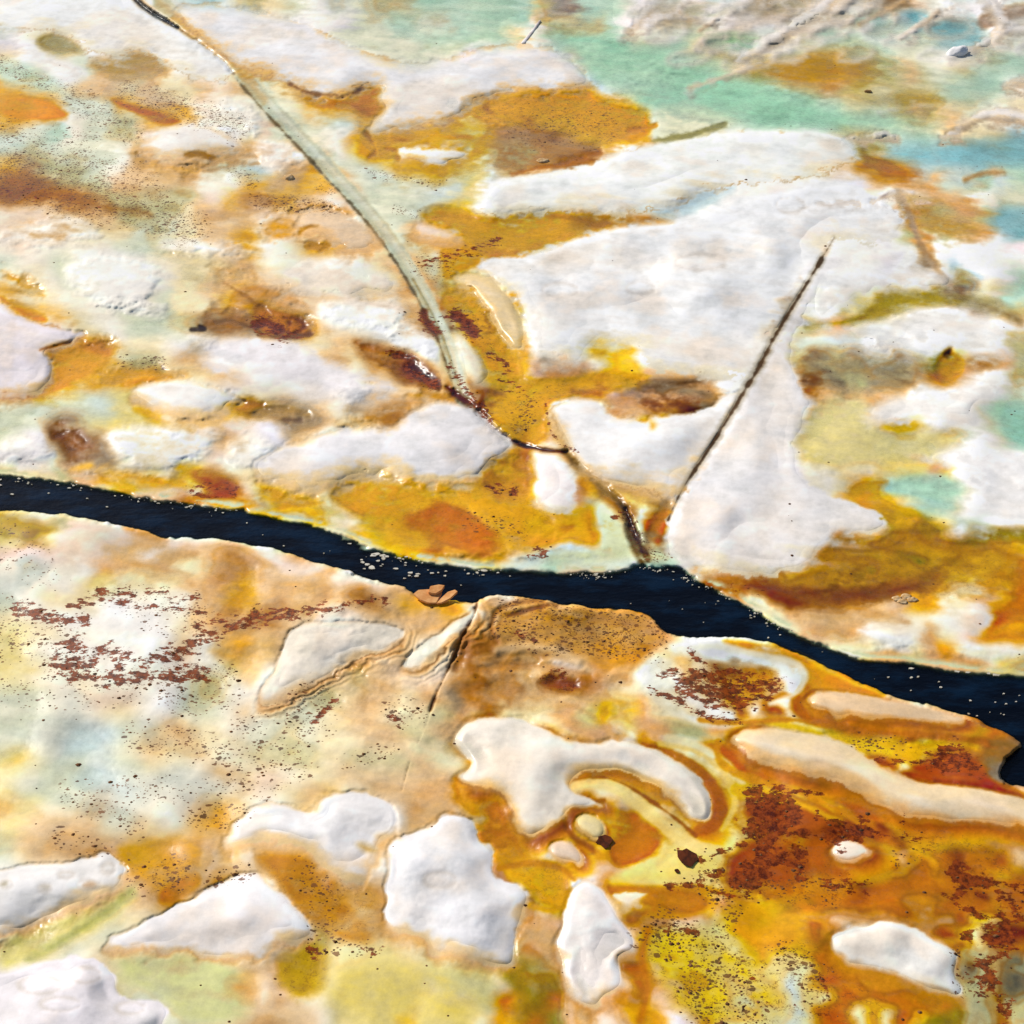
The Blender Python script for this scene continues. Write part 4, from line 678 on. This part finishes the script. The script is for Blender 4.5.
def crust_material():
    m, nt = nodes('mineral_crust'); L = nt.links
    out = N(nt, 'ShaderNodeOutputMaterial'); b = N(nt, 'ShaderNodeBsdfPrincipled')
    L.new(b.outputs[0], out.inputs[0])
    geo = N(nt, 'ShaderNodeNewGeometry'); pos = geo.outputs['Position']
    dep = N(nt, 'ShaderNodeAttribute', attribute_name='deposit').outputs['Color']
    msk = N(nt, 'ShaderNodeAttribute', attribute_name='masks')
    sep = N(nt, 'ShaderNodeSeparateColor'); L.new(msk.outputs['Color'], sep.inputs[0])
    spk, rst, wet = sep.outputs[0], sep.outputs[1], sep.outputs[2]
    n1 = noise(nt, pos, 34, 6, .65); n2 = noise(nt, pos, 9, 5, .6, 1, 1.7, .25); n3 = noise(nt, pos, 120, 3, .6)
    # mottling of the deposit
    f = math_(nt, 'ADD', math_(nt, 'MULTIPLY', math_(nt, 'SUBTRACT', n1, .5), .62), math_(nt, 'MULTIPLY', math_(nt, 'SUBTRACT', n2, .5), .5))
    f = math_(nt, 'ADD', f, math_(nt, 'MULTIPLY', math_(nt, 'SUBTRACT', n3, .5), .26))
    lum = N(nt, 'ShaderNodeRGBToBW'); L.new(dep, lum.inputs[0])
    f = math_(nt, 'ADD', math_(nt, 'MULTIPLY', f, ramp(nt, lum.outputs[0], 1.05, .25)), 1.0)
    hsv = N(nt, 'ShaderNodeHueSaturation'); L.new(dep, hsv.inputs['Color']); L.new(f, hsv.inputs['Value'])
    L.new(math_(nt, 'ADD', math_(nt, 'MULTIPLY', n2, .3), .88), hsv.inputs['Saturation'])
    c = hsv.outputs[0]
    # specks: little dark grains, bigger where the mask is strong
    s3 = noise(nt, pos, 6, 3, .5); spn = math_(nt, 'MULTIPLY', spk, ramp(nt, s3, .25, .58))
    def dots(scale, rot, r0, r1, dens):
        mp = nt.nodes.new('ShaderNodeMapping'); mp.inputs['Scale'].default_value = (.62, 1.0, .0); mp.inputs['Rotation'].default_value = (0, 0, rot)
        wob = nt.nodes.new('ShaderNodeTexNoise'); wob.inputs['Scale'].default_value = scale*1.6; wob.inputs['Detail'].default_value = 2; L.new(pos, wob.inputs['Vector'])
        av = nt.nodes.new('ShaderNodeVectorMath'); av.operation = 'MULTIPLY_ADD'; L.new(wob.outputs['Color'], av.inputs[0]); av.inputs[1].default_value = (.7/scale,)*3; L.new(pos, av.inputs[2])
        L.new(av.outputs[0], mp.inputs[0])
        vo = nt.nodes.new('ShaderNodeTexVoronoi'); vo.voronoi_dimensions = '2D'; vo.inputs['Scale'].default_value = scale; L.new(mp.outputs[0], vo.inputs['Vector'])
        sc_ = nt.nodes.new('ShaderNodeSeparateColor'); L.new(vo.outputs['Color'], sc_.inputs[0])
        rad = math_(nt, 'ADD', r0, math_(nt, 'MULTIPLY', sc_.outputs[0], r1))
        on = math_(nt, 'LESS_THAN', sc_.outputs[1], math_(nt, 'MULTIPLY', spn, dens))
        return math_(nt, 'MULTIPLY', ramp(nt, math_(nt, 'SUBTRACT', rad, vo.outputs['Distance']), 0, .10), on)
    k = math_(nt, 'MAXIMUM', dots(50, .3, .12, .26, .8), math_(nt, 'MAXIMUM', dots(29, .15, .12, .26, .55), dots(90, .2, .14, .26, .6)))
    k = math_(nt, 'MULTIPLY', k, ramp(nt, spk, .03, .15))
    scol = mixc(nt, ramp(nt, n2, .35, .65), (.075, .028, .010), (.20, .068, .016))
    c = mixc(nt, math_(nt, 'MULTIPLY', k, .86), c, scol)
    # wrinkled microbial mat: thin brown veins
    mat_ = msk.outputs['Alpha']
    v1 = noise(nt, pos, 16, 5, .62, .9, 1.2, .3); v2 = noise(nt, pos, 31, 4, .6)
    vein = math_(nt, 'ABSOLUTE', math_(nt, 'SUBTRACT', v1, .5)); vein = math_(nt, 'MULTIPLY', ramp(nt, vein, .022, .004), ramp(nt, v2, .42, .56))
    c = mixc(nt, math_(nt, 'MULTIPLY', math_(nt, 'MULTIPLY', vein, mat_), .85), c, (.13, .045, .008))
    # rust films: torn sheets with lacy edges
    r1 = noise(nt, pos, 21, 8, .70, .8, 1.35, .25)
    rr = math_(nt, 'SUBTRACT', math_(nt, 'ADD', rst, math_(nt, 'MULTIPLY', math_(nt, 'SUBTRACT', r1, .5), 3.6)), .60)
    rk = math_(nt, 'MULTIPLY', ramp(nt, rr, -.02, .16), ramp(nt, rst, .08, .25))
    rcol = mixc(nt, ramp(nt, math_(nt, 'ADD', n1, math_(nt, 'MULTIPLY', n3, .3)), .48, .82), (.06, .007, .001), (.30, .052, .002))
    c = mixc(nt, math_(nt, 'MULTIPLY', rk, .95), c, rcol)
    L.new(c, b.inputs['Base Color'])
    ro = math_(nt, 'SUBTRACT', math_(nt, 'ADD', .55, math_(nt, 'MULTIPLY', n1, .22)), math_(nt, 'MULTIPLY', wet, .38), True)
    L.new(ro, b.inputs['Roughness']); b.inputs['Specular IOR Level'].default_value = .22
    bh = math_(nt, 'ADD', math_(nt, 'MULTIPLY', n1, .6), math_(nt, 'ADD', math_(nt, 'MULTIPLY', n2, .8), math_(nt, 'MULTIPLY', n3, .25)))
    bh = math_(nt, 'ADD', bh, math_(nt, 'MULTIPLY', rk, .18))
    bp = N(nt, 'ShaderNodeBump', Strength=.13, Distance=.006); L.new(bh, bp.inputs['Height']); L.new(bp.outputs[0], b.inputs['Normal'])
    return m
CRUST = crust_material()

def channel_material():
    m, nt = nodes('deep_water'); L = nt.links
    out = N(nt, 'ShaderNodeOutputMaterial'); b = N(nt, 'ShaderNodeBsdfPrincipled')
    geo = N(nt, 'ShaderNodeNewGeometry'); pos = geo.outputs['Position']
    n1 = noise(nt, pos, 3, 6, .65, 1, 2.6, .3); n2 = noise(nt, pos, 14, 4, .6, 1, 2.0, .3)
    L.new(mixc(nt, ramp(nt, n1, .42, .66), (.0005, .0014, .0045), (.0018, .010, .026)), b.inputs['Base Color'])
    b.inputs['Roughness'].default_value = .06; b.inputs['Specular IOR Level'].default_value = .28
    bp = N(nt, 'ShaderNodeBump', Strength=.35, Distance=.03); L.new(math_(nt, 'ADD', n1, math_(nt, 'MULTIPLY', n2, .4)), bp.inputs['Height']); L.new(bp.outputs[0], b.inputs['Normal'])
    dp = N(nt, 'ShaderNodeAttribute', attribute_name='depth').outputs['Fac']
    tr = N(nt, 'ShaderNodeBsdfTransparent'); tr.inputs[0].default_value = (.80, .93, .92, 1); mx = N(nt, 'ShaderNodeMixShader')
    L.new(math_(nt, 'SUBTRACT', 1.0, math_(nt, 'EXPONENT', math_(nt, 'MULTIPLY', dp, -26.0)), True), mx.inputs[0])
    L.new(tr.outputs[0], mx.inputs[1]); L.new(b.outputs[0], mx.inputs[2]); L.new(mx.outputs[0], out.inputs[0])
    return m
def film_material():
    m, nt = nodes('clear_water'); L = nt.links
    out = N(nt, 'ShaderNodeOutputMaterial')
    geo = N(nt, 'ShaderNodeNewGeometry'); pos = geo.outputs['Position']
    tr = N(nt, 'ShaderNodeBsdfTransparent'); tr.inputs[0].default_value = (.985, .995, .985, 1)
    gl = N(nt, 'ShaderNodeBsdfGlossy'); gl.inputs['Roughness'].default_value = .1
    fr = N(nt, 'ShaderNodeFresnel', IOR=1.33); mx = N(nt, 'ShaderNodeMixShader')
    n1 = noise(nt, pos, 7, 4, .55, 1, 1.7, .25); bp = N(nt, 'ShaderNodeBump', Strength=.12, Distance=.02); L.new(n1, bp.inputs['Height'])
    L.new(bp.outputs[0], gl.inputs['Normal']); L.new(bp.outputs[0], fr.inputs['Normal'])
    L.new(math_(nt, 'MULTIPLY', fr.outputs[0], math_(nt, 'SUBTRACT', 1.0, geo.outputs['Backfacing'])), mx.inputs[0]); L.new(tr.outputs[0], mx.inputs[1]); L.new(gl.outputs[0], mx.inputs[2]); L.new(mx.outputs[0], out.inputs[0])
    return m
def stone_material(name, c1, c2, rough=.75, scale=30):
    m, nt = nodes(name); L = nt.links
    out = N(nt, 'ShaderNodeOutputMaterial'); b = N(nt, 'ShaderNodeBsdfPrincipled'); L.new(b.outputs[0], out.inputs[0])
    pos = N(nt, 'ShaderNodeTexCoord').outputs['Object']
    n1 = noise(nt, pos, scale, 5, .65); n2 = noise(nt, pos, scale*.3, 4, .6)
    L.new(mixc(nt, ramp(nt, math_(nt, 'ADD', math_(nt, 'MULTIPLY', n1, .5), math_(nt, 'MULTIPLY', n2, .5)), .36, .64), c1, c2), b.inputs['Base Color'])
    b.inputs['Roughness'].default_value = rough; b.inputs['Specular IOR Level'].default_value = .15
    bp = N(nt, 'ShaderNodeBump', Strength=.35, Distance=.004); L.new(n1, bp.inputs['Height']); L.new(bp.outputs[0], b.inputs['Normal'])
    return m
WATER = channel_material(); FILM = film_material()

# ------------------------------------------------------------------ lattice to mesh
def lattice_mesh(name, s, H, mask=None, colour=True, mat=None):
    u = U[s]; v = V[s]; nv, nu = u.shape
    x, y, z = ground(u, v, H)
    co = np.stack([x, y, z], -1).reshape(-1, 3).astype(np.float32)
    idx = np.arange(nv*nu).reshape(nv, nu)
    q = np.stack([idx[1:, :-1], idx[1:, 1:], idx[:-1, 1:], idx[:-1, :-1]], -1).reshape(-1, 4)
    keepv = np.ones(nv*nu, bool)
    if mask is not None:
        mk = mask.reshape(-1); q = q[mk[q].all(1)]
        keepv = np.zeros(nv*nu, bool); keepv[q.reshape(-1)] = True
    remap = np.cumsum(keepv)-1; q = remap[q].astype(np.int32); co = co[keepv]
    me = bpy.data.meshes.new(name)
    me.vertices.add(len(co)); me.vertices.foreach_set('co', co.reshape(-1))
    me.loops.add(q.size); me.loops.foreach_set('vertex_index', q.reshape(-1))
    me.polygons.add(len(q)); me.polygons.foreach_set('loop_start', np.arange(0, q.size, 4, dtype=np.int32))
    me.polygons.foreach_set('use_smooth', np.ones(len(q), bool))
    me.update(calc_edges=True)
    if colour:
        wetm = np.clip(sstep(.012, -.014, H), 0, 1)
        for an, arr in (('deposit', ALB[s]), ('masks', np.stack([SPK[s], RST[s], wetm], -1))):
            a = me.attributes.new(an, 'FLOAT_COLOR', 'POINT')
            buf = np.ones((nv*nu, 4), np.float32); buf[:, :3] = arr.reshape(-1, 3)
            if an == 'masks': buf[:, 3] = MAT[s].reshape(-1)
            a.data.foreach_set('color', buf[keepv].reshape(-1))
    ob = bpy.data.objects.new(name, me); COL.objects.link(ob)
    if mat: me.materials.append(mat)
    return ob

# the ground: one sheet
gobj = lattice_mesh('ground', sAll, H0, None, True, CRUST); gobj['kind'] = 'structure'
# far surrounding ground so the terrain does not end at the lattice
fb = bmesh.new(); vs_ = [fb.verts.new((x, y, -1.2)) for x, y in ((-120,-120),(120,-120),(120,200),(-120,200))]; fb.faces.new(vs_)
fm = bpy.data.meshes.new('terrain'); fb.to_mesh(fm); fb.free()
fo = bpy.data.objects.new('terrain', fm); COL.objects.link(fo); fo['kind'] = 'structure'
fm.materials.append(stone_material('pale_terrain', (.45,.38,.28), (.62,.56,.46), .8, 3))

# mounds: each one a body of its own, seated in the ground
for k, m in enumerate(MOUNDS):
    s, d = m['s'], m['d']
    inside = np.maximum(-d, 0); inside = np.maximum(blur(inside, 2), inside*.6)*(d < 0); ed = m['edge']*(1.0+.9*blur(m['front'], 8)); hh = m['H']*.42; small = min(1.0, np.ptp(m['P'], axis=0).min()/70)
    bump = np.where(d < 0, hh*1.15*sstep(0, 1, inside/(3.6*ed))**.7 + (.004-.0028*blur(m['front'], 4))*(1-np.exp(-inside/1.6)), -d*.0028)
    dome = small*m['wob']*sstep(0, m['edge']*2.5, inside)*(S_big[s]*3.0+SW[s]*2.2+S_mid[s]*2.4+N_str[s]*.15+(.45*N_mid[s]+.2*N_fine[s])*(.35 if np.ptp(m['P'], axis=0).max() > 180 else 1))
    bump = np.where(d < 0, blur(bump, 3), bump)
    H = H0[s]*(1-.6*sstep(0, m['edge'], inside)) + bump + dome - .009*sstep(2.4, 0, dCRK[s]+1.3*N_fine[s])
    ob = lattice_mesh(m.get('name', 'mineral_mound'), s, H, d < 4.5, True, CRUST)
    # origin at the middle of its base
    c = gp(*m['P'].mean(0)); me = ob.data
    from mathutils import Matrix
    me.transform(Matrix.Translation(-c)); ob.location = c
    ob['label'] = m['label']; ob['category'] = m.get('cat', 'mineral mound'); ob['group'] = m.get('group', 'white mineral mounds on the crust')

# ------------------------------------------------------------------ water
film_mask = (H0 < FILM_Z+.004) & (DCH > 6)
fo2 = lattice_mesh('shallow_water', sAll, np.full_like(U, FILM_Z), film_mask, False, FILM); fo2['kind'] = 'structure'
wm = lattice_mesh('channel_water', sAll, np.full_like(U, WATER_Z), DCH < 6, False, WATER); wm['kind'] = 'structure'
at = wm.data.attributes.new('depth', 'FLOAT', 'POINT'); km = DCH < 6; q4 = km[1:, :-1] & km[1:, 1:] & km[:-1, 1:] & km[:-1, :-1]; kv = np.zeros_like(km)
for a_, b_ in ((1, 0), (1, 1), (0, 1), (0, 0)): kv[a_:NV-1+a_, b_:NU-1+b_] |= q4
at.data.foreach_set('value', np.maximum(WATER_Z-H0, 0)[kv].astype(np.float32))

# ------------------------------------------------------------------ tubes, stones, flakes
def mesh_obj(name, bm, mat, smooth=True):
    me = bpy.data.meshes.new(name); bmesh.ops.recalc_face_normals(bm, faces=bm.faces); bm.to_mesh(me); bm.free()
    if smooth: me.polygons.foreach_set('use_smooth', [True]*len(me.polygons))
    me.materials.append(mat); o = bpy.data.objects.new(name, me); COL.objects.link(o); return o
def tag(o, label, cat, group=None):
    o['label'] = label; o['category'] = cat
    if group: o['group'] = group
from mathutils import noise as mnoise
def tube(pts, radii, segs=14, squash=.8, rough=.18, cap=True):
    P = chaikin(pts, 2, False); n = len(P)
    rad = np.interp(np.linspace(0, 1, n), np.linspace(0, 1, len(radii)), radii)
    zs = [float(np.interp(q[1], VS, HB[:, np.searchsorted(US, q[0])-1])) if -400 < q[0] < 1400 else 0 for q in P]
    C = [gp(q[0], q[1], 0.0)+Vector((0, 0, zs[i]*.6+rad[i]*.25)) for i, q in enumerate(P)]
    bm = bmesh.new(); rings = []
    for i in range(n):
        t = (C[min(i+1, n-1)]-C[max(i-1, 0)]).normalized(); sd = t.cross(Vector((0,0,1))).normalized(); up = sd.cross(t)
        ring = []
        for k in range(segs):
            a = 2*math.pi*k/segs; dv = sd*math.cos(a)+up*math.sin(a)*squash
            r = rad[i]*(1+rough*mnoise.noise(C[i]*9+dv*1.3)+rough*.5*mnoise.noise(C[i]*30+dv*3))
            ring.append(bm.verts.new(C[i]+dv*r))
        rings.append(ring)
    for i in range(n-1):
        for k in range(segs):
            bm.faces.new((rings[i][k], rings[i][(k+1) % segs], rings[i+1][(k+1) % segs], rings[i+1][k]))
    for e, sg in ((0, -1), (n-1, 1)):
        t = (C[min(e+1, n-1)]-C[max(e-1, 0)]).normalized()*sg
        c = bm.verts.new(C[e]+t*rad[e]*.55)
        for k in range(segs): bm.faces.new((rings[e][k], rings[e][(k+1) % segs], c))
    return bm
SALT = stone_material('salt_crust', (.74,.72,.71), (.84,.83,.84), .6, 14)
SALT2 = stone_material('stained_salt_crust', (.42,.33,.27), (.76,.72,.71), .6, 11)
o = mesh_obj('encrusted_twig', tube([(523,44),(530,36),(535,28),(540,21)], [.022,.018,.013,.012], 10, .6), SALT2); tag(o, 'small upright twig coated in pale crust behind the white crust', 'twig')

def pebble(u, v, r, mat, label, sq=(1, .8, .6), seed=0, h=None):
    bm = bmesh.new(); bmesh.ops.create_icosphere(bm, subdivisions=3, radius=r)
    for q in bm.verts:
        nn = mnoise.noise(q.co*(1.6/r)+Vector((seed, 0, 0)))*.35+mnoise.noise(q.co*(4/r)+Vector((seed, 3, 0)))*.15
        q.co *= 1+nn; q.co.x *= sq[0]; q.co.y *= sq[1]; q.co.z *= sq[2]*.7
    o = mesh_obj('pebble', bm, mat); j = np.searchsorted(VS, v); i = np.searchsorted(US, u)
    hh = float(H0[j, i]) if h is None else h
    o.location = gp(u, v, hh)+Vector((0, 0, r*sq[2]*.2)); tag(o, label, 'pebble', 'loose pebbles on the crust'); return o
o = pebble(957, 53, .074, SALT, 'rounded white stub of crust with a shaded underside in the green pool', (1.55,.85,.8), 5); o.name = 'encrusted_stub'; o.data.name = 'encrusted_stub'; o['category'] = 'rock'; del o['group']; o.rotation_euler = (0, -.1, .5)
TANST = stone_material('tan_stone', (.42,.24,.09), (.70,.52,.30), .8, 40); BRST = stone_material('brown_stone', (.13,.07,.02), (.34,.20,.08), .8, 40)
pebble(289, 178, .036, TANST, 'tan pebble on orange stain left of the grey groove', (1.2,.9,.7), 3)
pebble(543, 161, .036, TANST, 'pale yellowish pebble on the brown patch below the yellow mat', (1.4,.9,.6), 9)
pebble(868, 92, .028, BRST, 'small brown pebble lying in the green pool', (1.2,.8,.7), 14)
for q in ((897,599),(906,597),(912,600),(902,602)): pebble(q[0], q[1], .022, TANST, 'one of the pale crumbs clustered in the amber above the channel', (1.3,.9,.6), q[0])

def plate(outline, thick, mat, name, bevel=.004, rough=.004, seed=0):
    bm = bmesh.new(); top = [bm.verts.new((x, y, thick+rough*mnoise.noise(Vector((x*20+seed, y*20, 1)))*2)) for x, y in outline]
    bot = [bm.verts.new((x*.93, y*.93, 0)) for x, y in outline]; n = len(outline)
    bm.faces.new(top); bm.faces.new(bot[::-1])
    for k in range(n): bm.faces.new((top[k], bot[k], bot[(k+1) % n], top[(k+1) % n]))
    bmesh.ops.recalc_face_normals(bm, faces=bm.faces)
    bmesh.ops.bevel(bm, geom=list(bm.edges), offset=bevel, segments=2, affect='EDGES')
    return mesh_obj(name, bm, mat, False)
FLK = stone_material('ochre_flake', (.60,.25,.075), (.78,.41,.16), .75, 30)
def put(o, u, v, h, rot): o.location = gp(u, v, h); o.rotation_euler = rot
hb = 0.018
base = gp(434, 600, hb)
def chip(outline, th, off, rot, label, seed):
    o = plate(outline, th, FLK, 'rock_flake', .003, .003, seed); o.location = base+Vector(off); o.rotation_euler = rot
    tag(o, label, 'rock flake', 'broken chip on the channel lip')
chip([(-.115,.012),(-.085,.045),(-.03,.052),(.03,.048),(.052,.03),(.035,-.012),(.022,-.05),(-.02,-.055),(-.07,-.035)], .018, (-.005, 0, .016), (.05, .05, 0), 'broad flat ochre rock flake, left piece of the broken chip on the channel lip', 1)
chip([(-.03,-.052),(.0,-.05),(.05,-.02),(.092,.03),(.075,.05),(.035,.035),(-.005,-.01)], .016, (.046, -.004, .019), (.04, -.08, .0), 'narrow tilted ochre rock flake, right piece of the broken chip on the channel lip', 4)
chip([(-.045,-.02),(-.005,-.03),(.035,-.005),(.055,.03),(.02,.04),(-.03,.03)], .022, (.010, .034, .030), (.10, .04, .1), 'small humped ochre rock flake, rear piece of the broken chip on the channel lip', 7)

DKF = stone_material('dark_scale', (.035,.008,.002), (.11,.022,.004), .7, 40)
def scale_flake(u, v, r, label, seed, st=1.0):
    rr = random.Random(seed); out = [(r*st*math.cos(t)*(.65+.6*rr.random()), r*math.sin(t)*(.65+.6*rr.random())) for t in np.linspace(0, 2*math.pi, 12)[:-1]]
    o = plate(out, .004, DKF, 'dark_flake', .001, .002, seed); j = np.searchsorted(VS, v); i = np.searchsorted(US, u)
    put(o, u, v, float(H0[j, i])+.003, (rr.uniform(-.08, .08), rr.uniform(-.08, .08), rr.uniform(0, 6))); tag(o, label, 'flake', 'dark flakes on the amber flat')
scale_flake(604, 841, .04, 'dark red flake on the orange patch inside the hooked mound', 3)
scale_flake(687, 857, .055, 'large dark red flake on pale yellow crust right of the hooked mound', 5, .8)
scale_flake(677, 871, .014, 'tiny dark flake just below the large red flake', 8)

# loose mineral grit caught on the stained flats: countless grains, one object
gb = bmesh.new(); gr_ = random.Random(77); made = 0
while made < 1700:
    uu = gr_.uniform(-10, 1034); vv = gr_.uniform(0, 1034); j = min(np.searchsorted(VS, vv), NV-1); i = min(np.searchsorted(US, uu), NU-1)
    if DCH[j, i] < 6 or gr_.random() > SPK[j, i]*(.4 if (vv > 560 and uu < 480) else .9)+.012+.25*RST[j, i]: continue
    made += 1; r = gr_.uniform(.002, .0055)*(1+gr_.random()**4*1.2); c = gp(uu, vv, float(H0[j, i])); k = 6; a0 = gr_.random()*6
    ring = [gb.verts.new((c.x+r*1.35*gr_.uniform(.7, 1.3)*math.cos(a0+q*6.283/k), c.y+r*gr_.uniform(.7, 1.3)*math.sin(a0+q*6.283/k), c.z+r*.1)) for q in range(k)]
    top = gb.verts.new((c.x+r*.2, c.y, c.z+r*gr_.uniform(.6, 1.0))); bot = gb.verts.new((c.x, c.y, c.z-r*.6))
    for q in range(k): gb.faces.new((ring[q], ring[(q+1) % k], top)); gb.faces.new((ring[(q+1) % k], ring[q], bot))
gt = mesh_obj('mineral_grit', gb, stone_material('grit', (.05,.018,.006), (.24,.10,.035), .8, 9), False); gt['kind'] = 'stuff'; gt['label'] = 'brown mineral grit scattered over the stained crust'; gt['category'] = 'grit'

# drifting scum in the channel: countless specks, one object
bm = bmesh.new()
def scum(u, v, n, su, sv, r0, r1, seed):
    rr = random.Random(seed)
    for _ in range(n):
        uu = rr.gauss(u, su); vv = rr.gauss(v, sv); j = min(max(np.searchsorted(VS, vv), 0), NV-1); i = min(max(np.searchsorted(US, uu), 0), NU-1)
        if DCH[j, i] > -2: continue
        c = gp(uu, vv, WATER_Z+.004); r = rr.uniform(r0, r1)*(.5+rr.random()); k = rr.randint(5, 8); st = rr.uniform(1, 2.4)
        vs1 = []
        for q in range(k):
            t = 2*math.pi*q/k; f = rr.uniform(.5, 1.2); vs1.append((c.x+r*st*f*math.cos(t), c.y+r*f*math.sin(t)))
        top = [bm.verts.new((x, y, c.z+.003)) for x, y in vs1]; bot = [bm.verts.new((x, y, c.z-.003)) for x, y in vs1]
        bm.faces.new(top); bm.faces.new(bot[::-1])
        for q in range(k): bm.faces.new((top[q], bot[q], bot[(q+1) % k], top[(q+1) % k]))
scum(378, 560, 14, 14, 6, .004, 0.0126, 1); scum(440, 574, 17, 26, 5, .003, 0.0090, 2); scum(100, 497, 8, 72, 8, .003, 0.0072, 3); scum(15, 480, 7, 14, 4, .004, 0.0108, 4)
scum(960, 680, 7, 42, 10, .003, 0.0072, 5); scum(980, 672, 7, 16, 4, .006, 0.0108, 6); scum(230, 512, 4, 72, 8, .002, 0.0054, 7); scum(600, 585, 7, 96, 16, .0015, 0.0036, 8); scum(760, 620, 6, 60, 11, .0015, 0.0045, 9)
scum(320, 540, 11, 60, 11, .0015, 0.0045, 10); scum(980, 710, 19, 36, 16, .002, 0.0045, 11); scum(700, 600, 4, 48, 16, .0015, 0.0036, 12); scum(860, 668, 3, 48, 9, .002, 0.0054, 13)
for k in range(len(CH_FAR)-1):
    (u0, v0), (u1, v1) = CH_FAR[k], CH_FAR[k+1]
    if -10 < u0 < 1030 and random.random() < .3:
        for q in range(3):
            t = random.random(); scum(u0+(u1-u0)*t, v0+(v1-v0)*t+5, random.randint(2, 9), 8, 2.5, .0015, .005, 100+k*3+q)
sc = mesh_obj('floating_scum', bm, stone_material('scum', (.42,.38,.28), (.66,.62,.52), .7, 30), False); sc['kind'] = 'stuff'; sc['label'] = 'pale specks of scum drifting on the dark channel'; sc['category'] = 'scum'

# ------------------------------------------------------------------ light
EL = math.radians(40); AZ = math.radians(-52)      # azimuth from +Y, negative to the left
sd = Vector((math.sin(AZ)*math.cos(EL), math.cos(AZ)*math.cos(EL), math.sin(EL)))
sun_d = bpy.data.lights.new('sun', 'SUN'); sun_d.energy = 3.95; sun_d.angle = math.radians(.55); sun_d.color = (1, .95, .88)
sun = bpy.data.objects.new('sun', sun_d); COL.objects.link(sun); sun.rotation_euler = sd.to_track_quat('Z', 'Y').to_euler()
w = bpy.data.worlds.new('World'); scene.world = w; w.use_nodes = True; nt = w.node_tree; nt.nodes.clear()
sky = nt.nodes.new('ShaderNodeTexSky'); sky.sky_type = 'NISHITA'; sky.sun_disc = False; sky.sun_elevation = EL; sky.sun_rotation = AZ
bg = nt.nodes.new('ShaderNodeBackground'); bg.inputs[1].default_value = .07; wo = nt.nodes.new('ShaderNodeOutputWorld')
nt.links.new(sky.outputs[0], bg.inputs[0]); nt.links.new(bg.outputs[0], wo.inputs[0])
scene.view_settings.view_transform = 'Standard'; scene.view_settings.look = 'None'; scene.view_settings.exposure = 0.15; scene.view_settings.gamma = 1
scene.render.resolution_x = 1024; scene.render.resolution_y = 1024
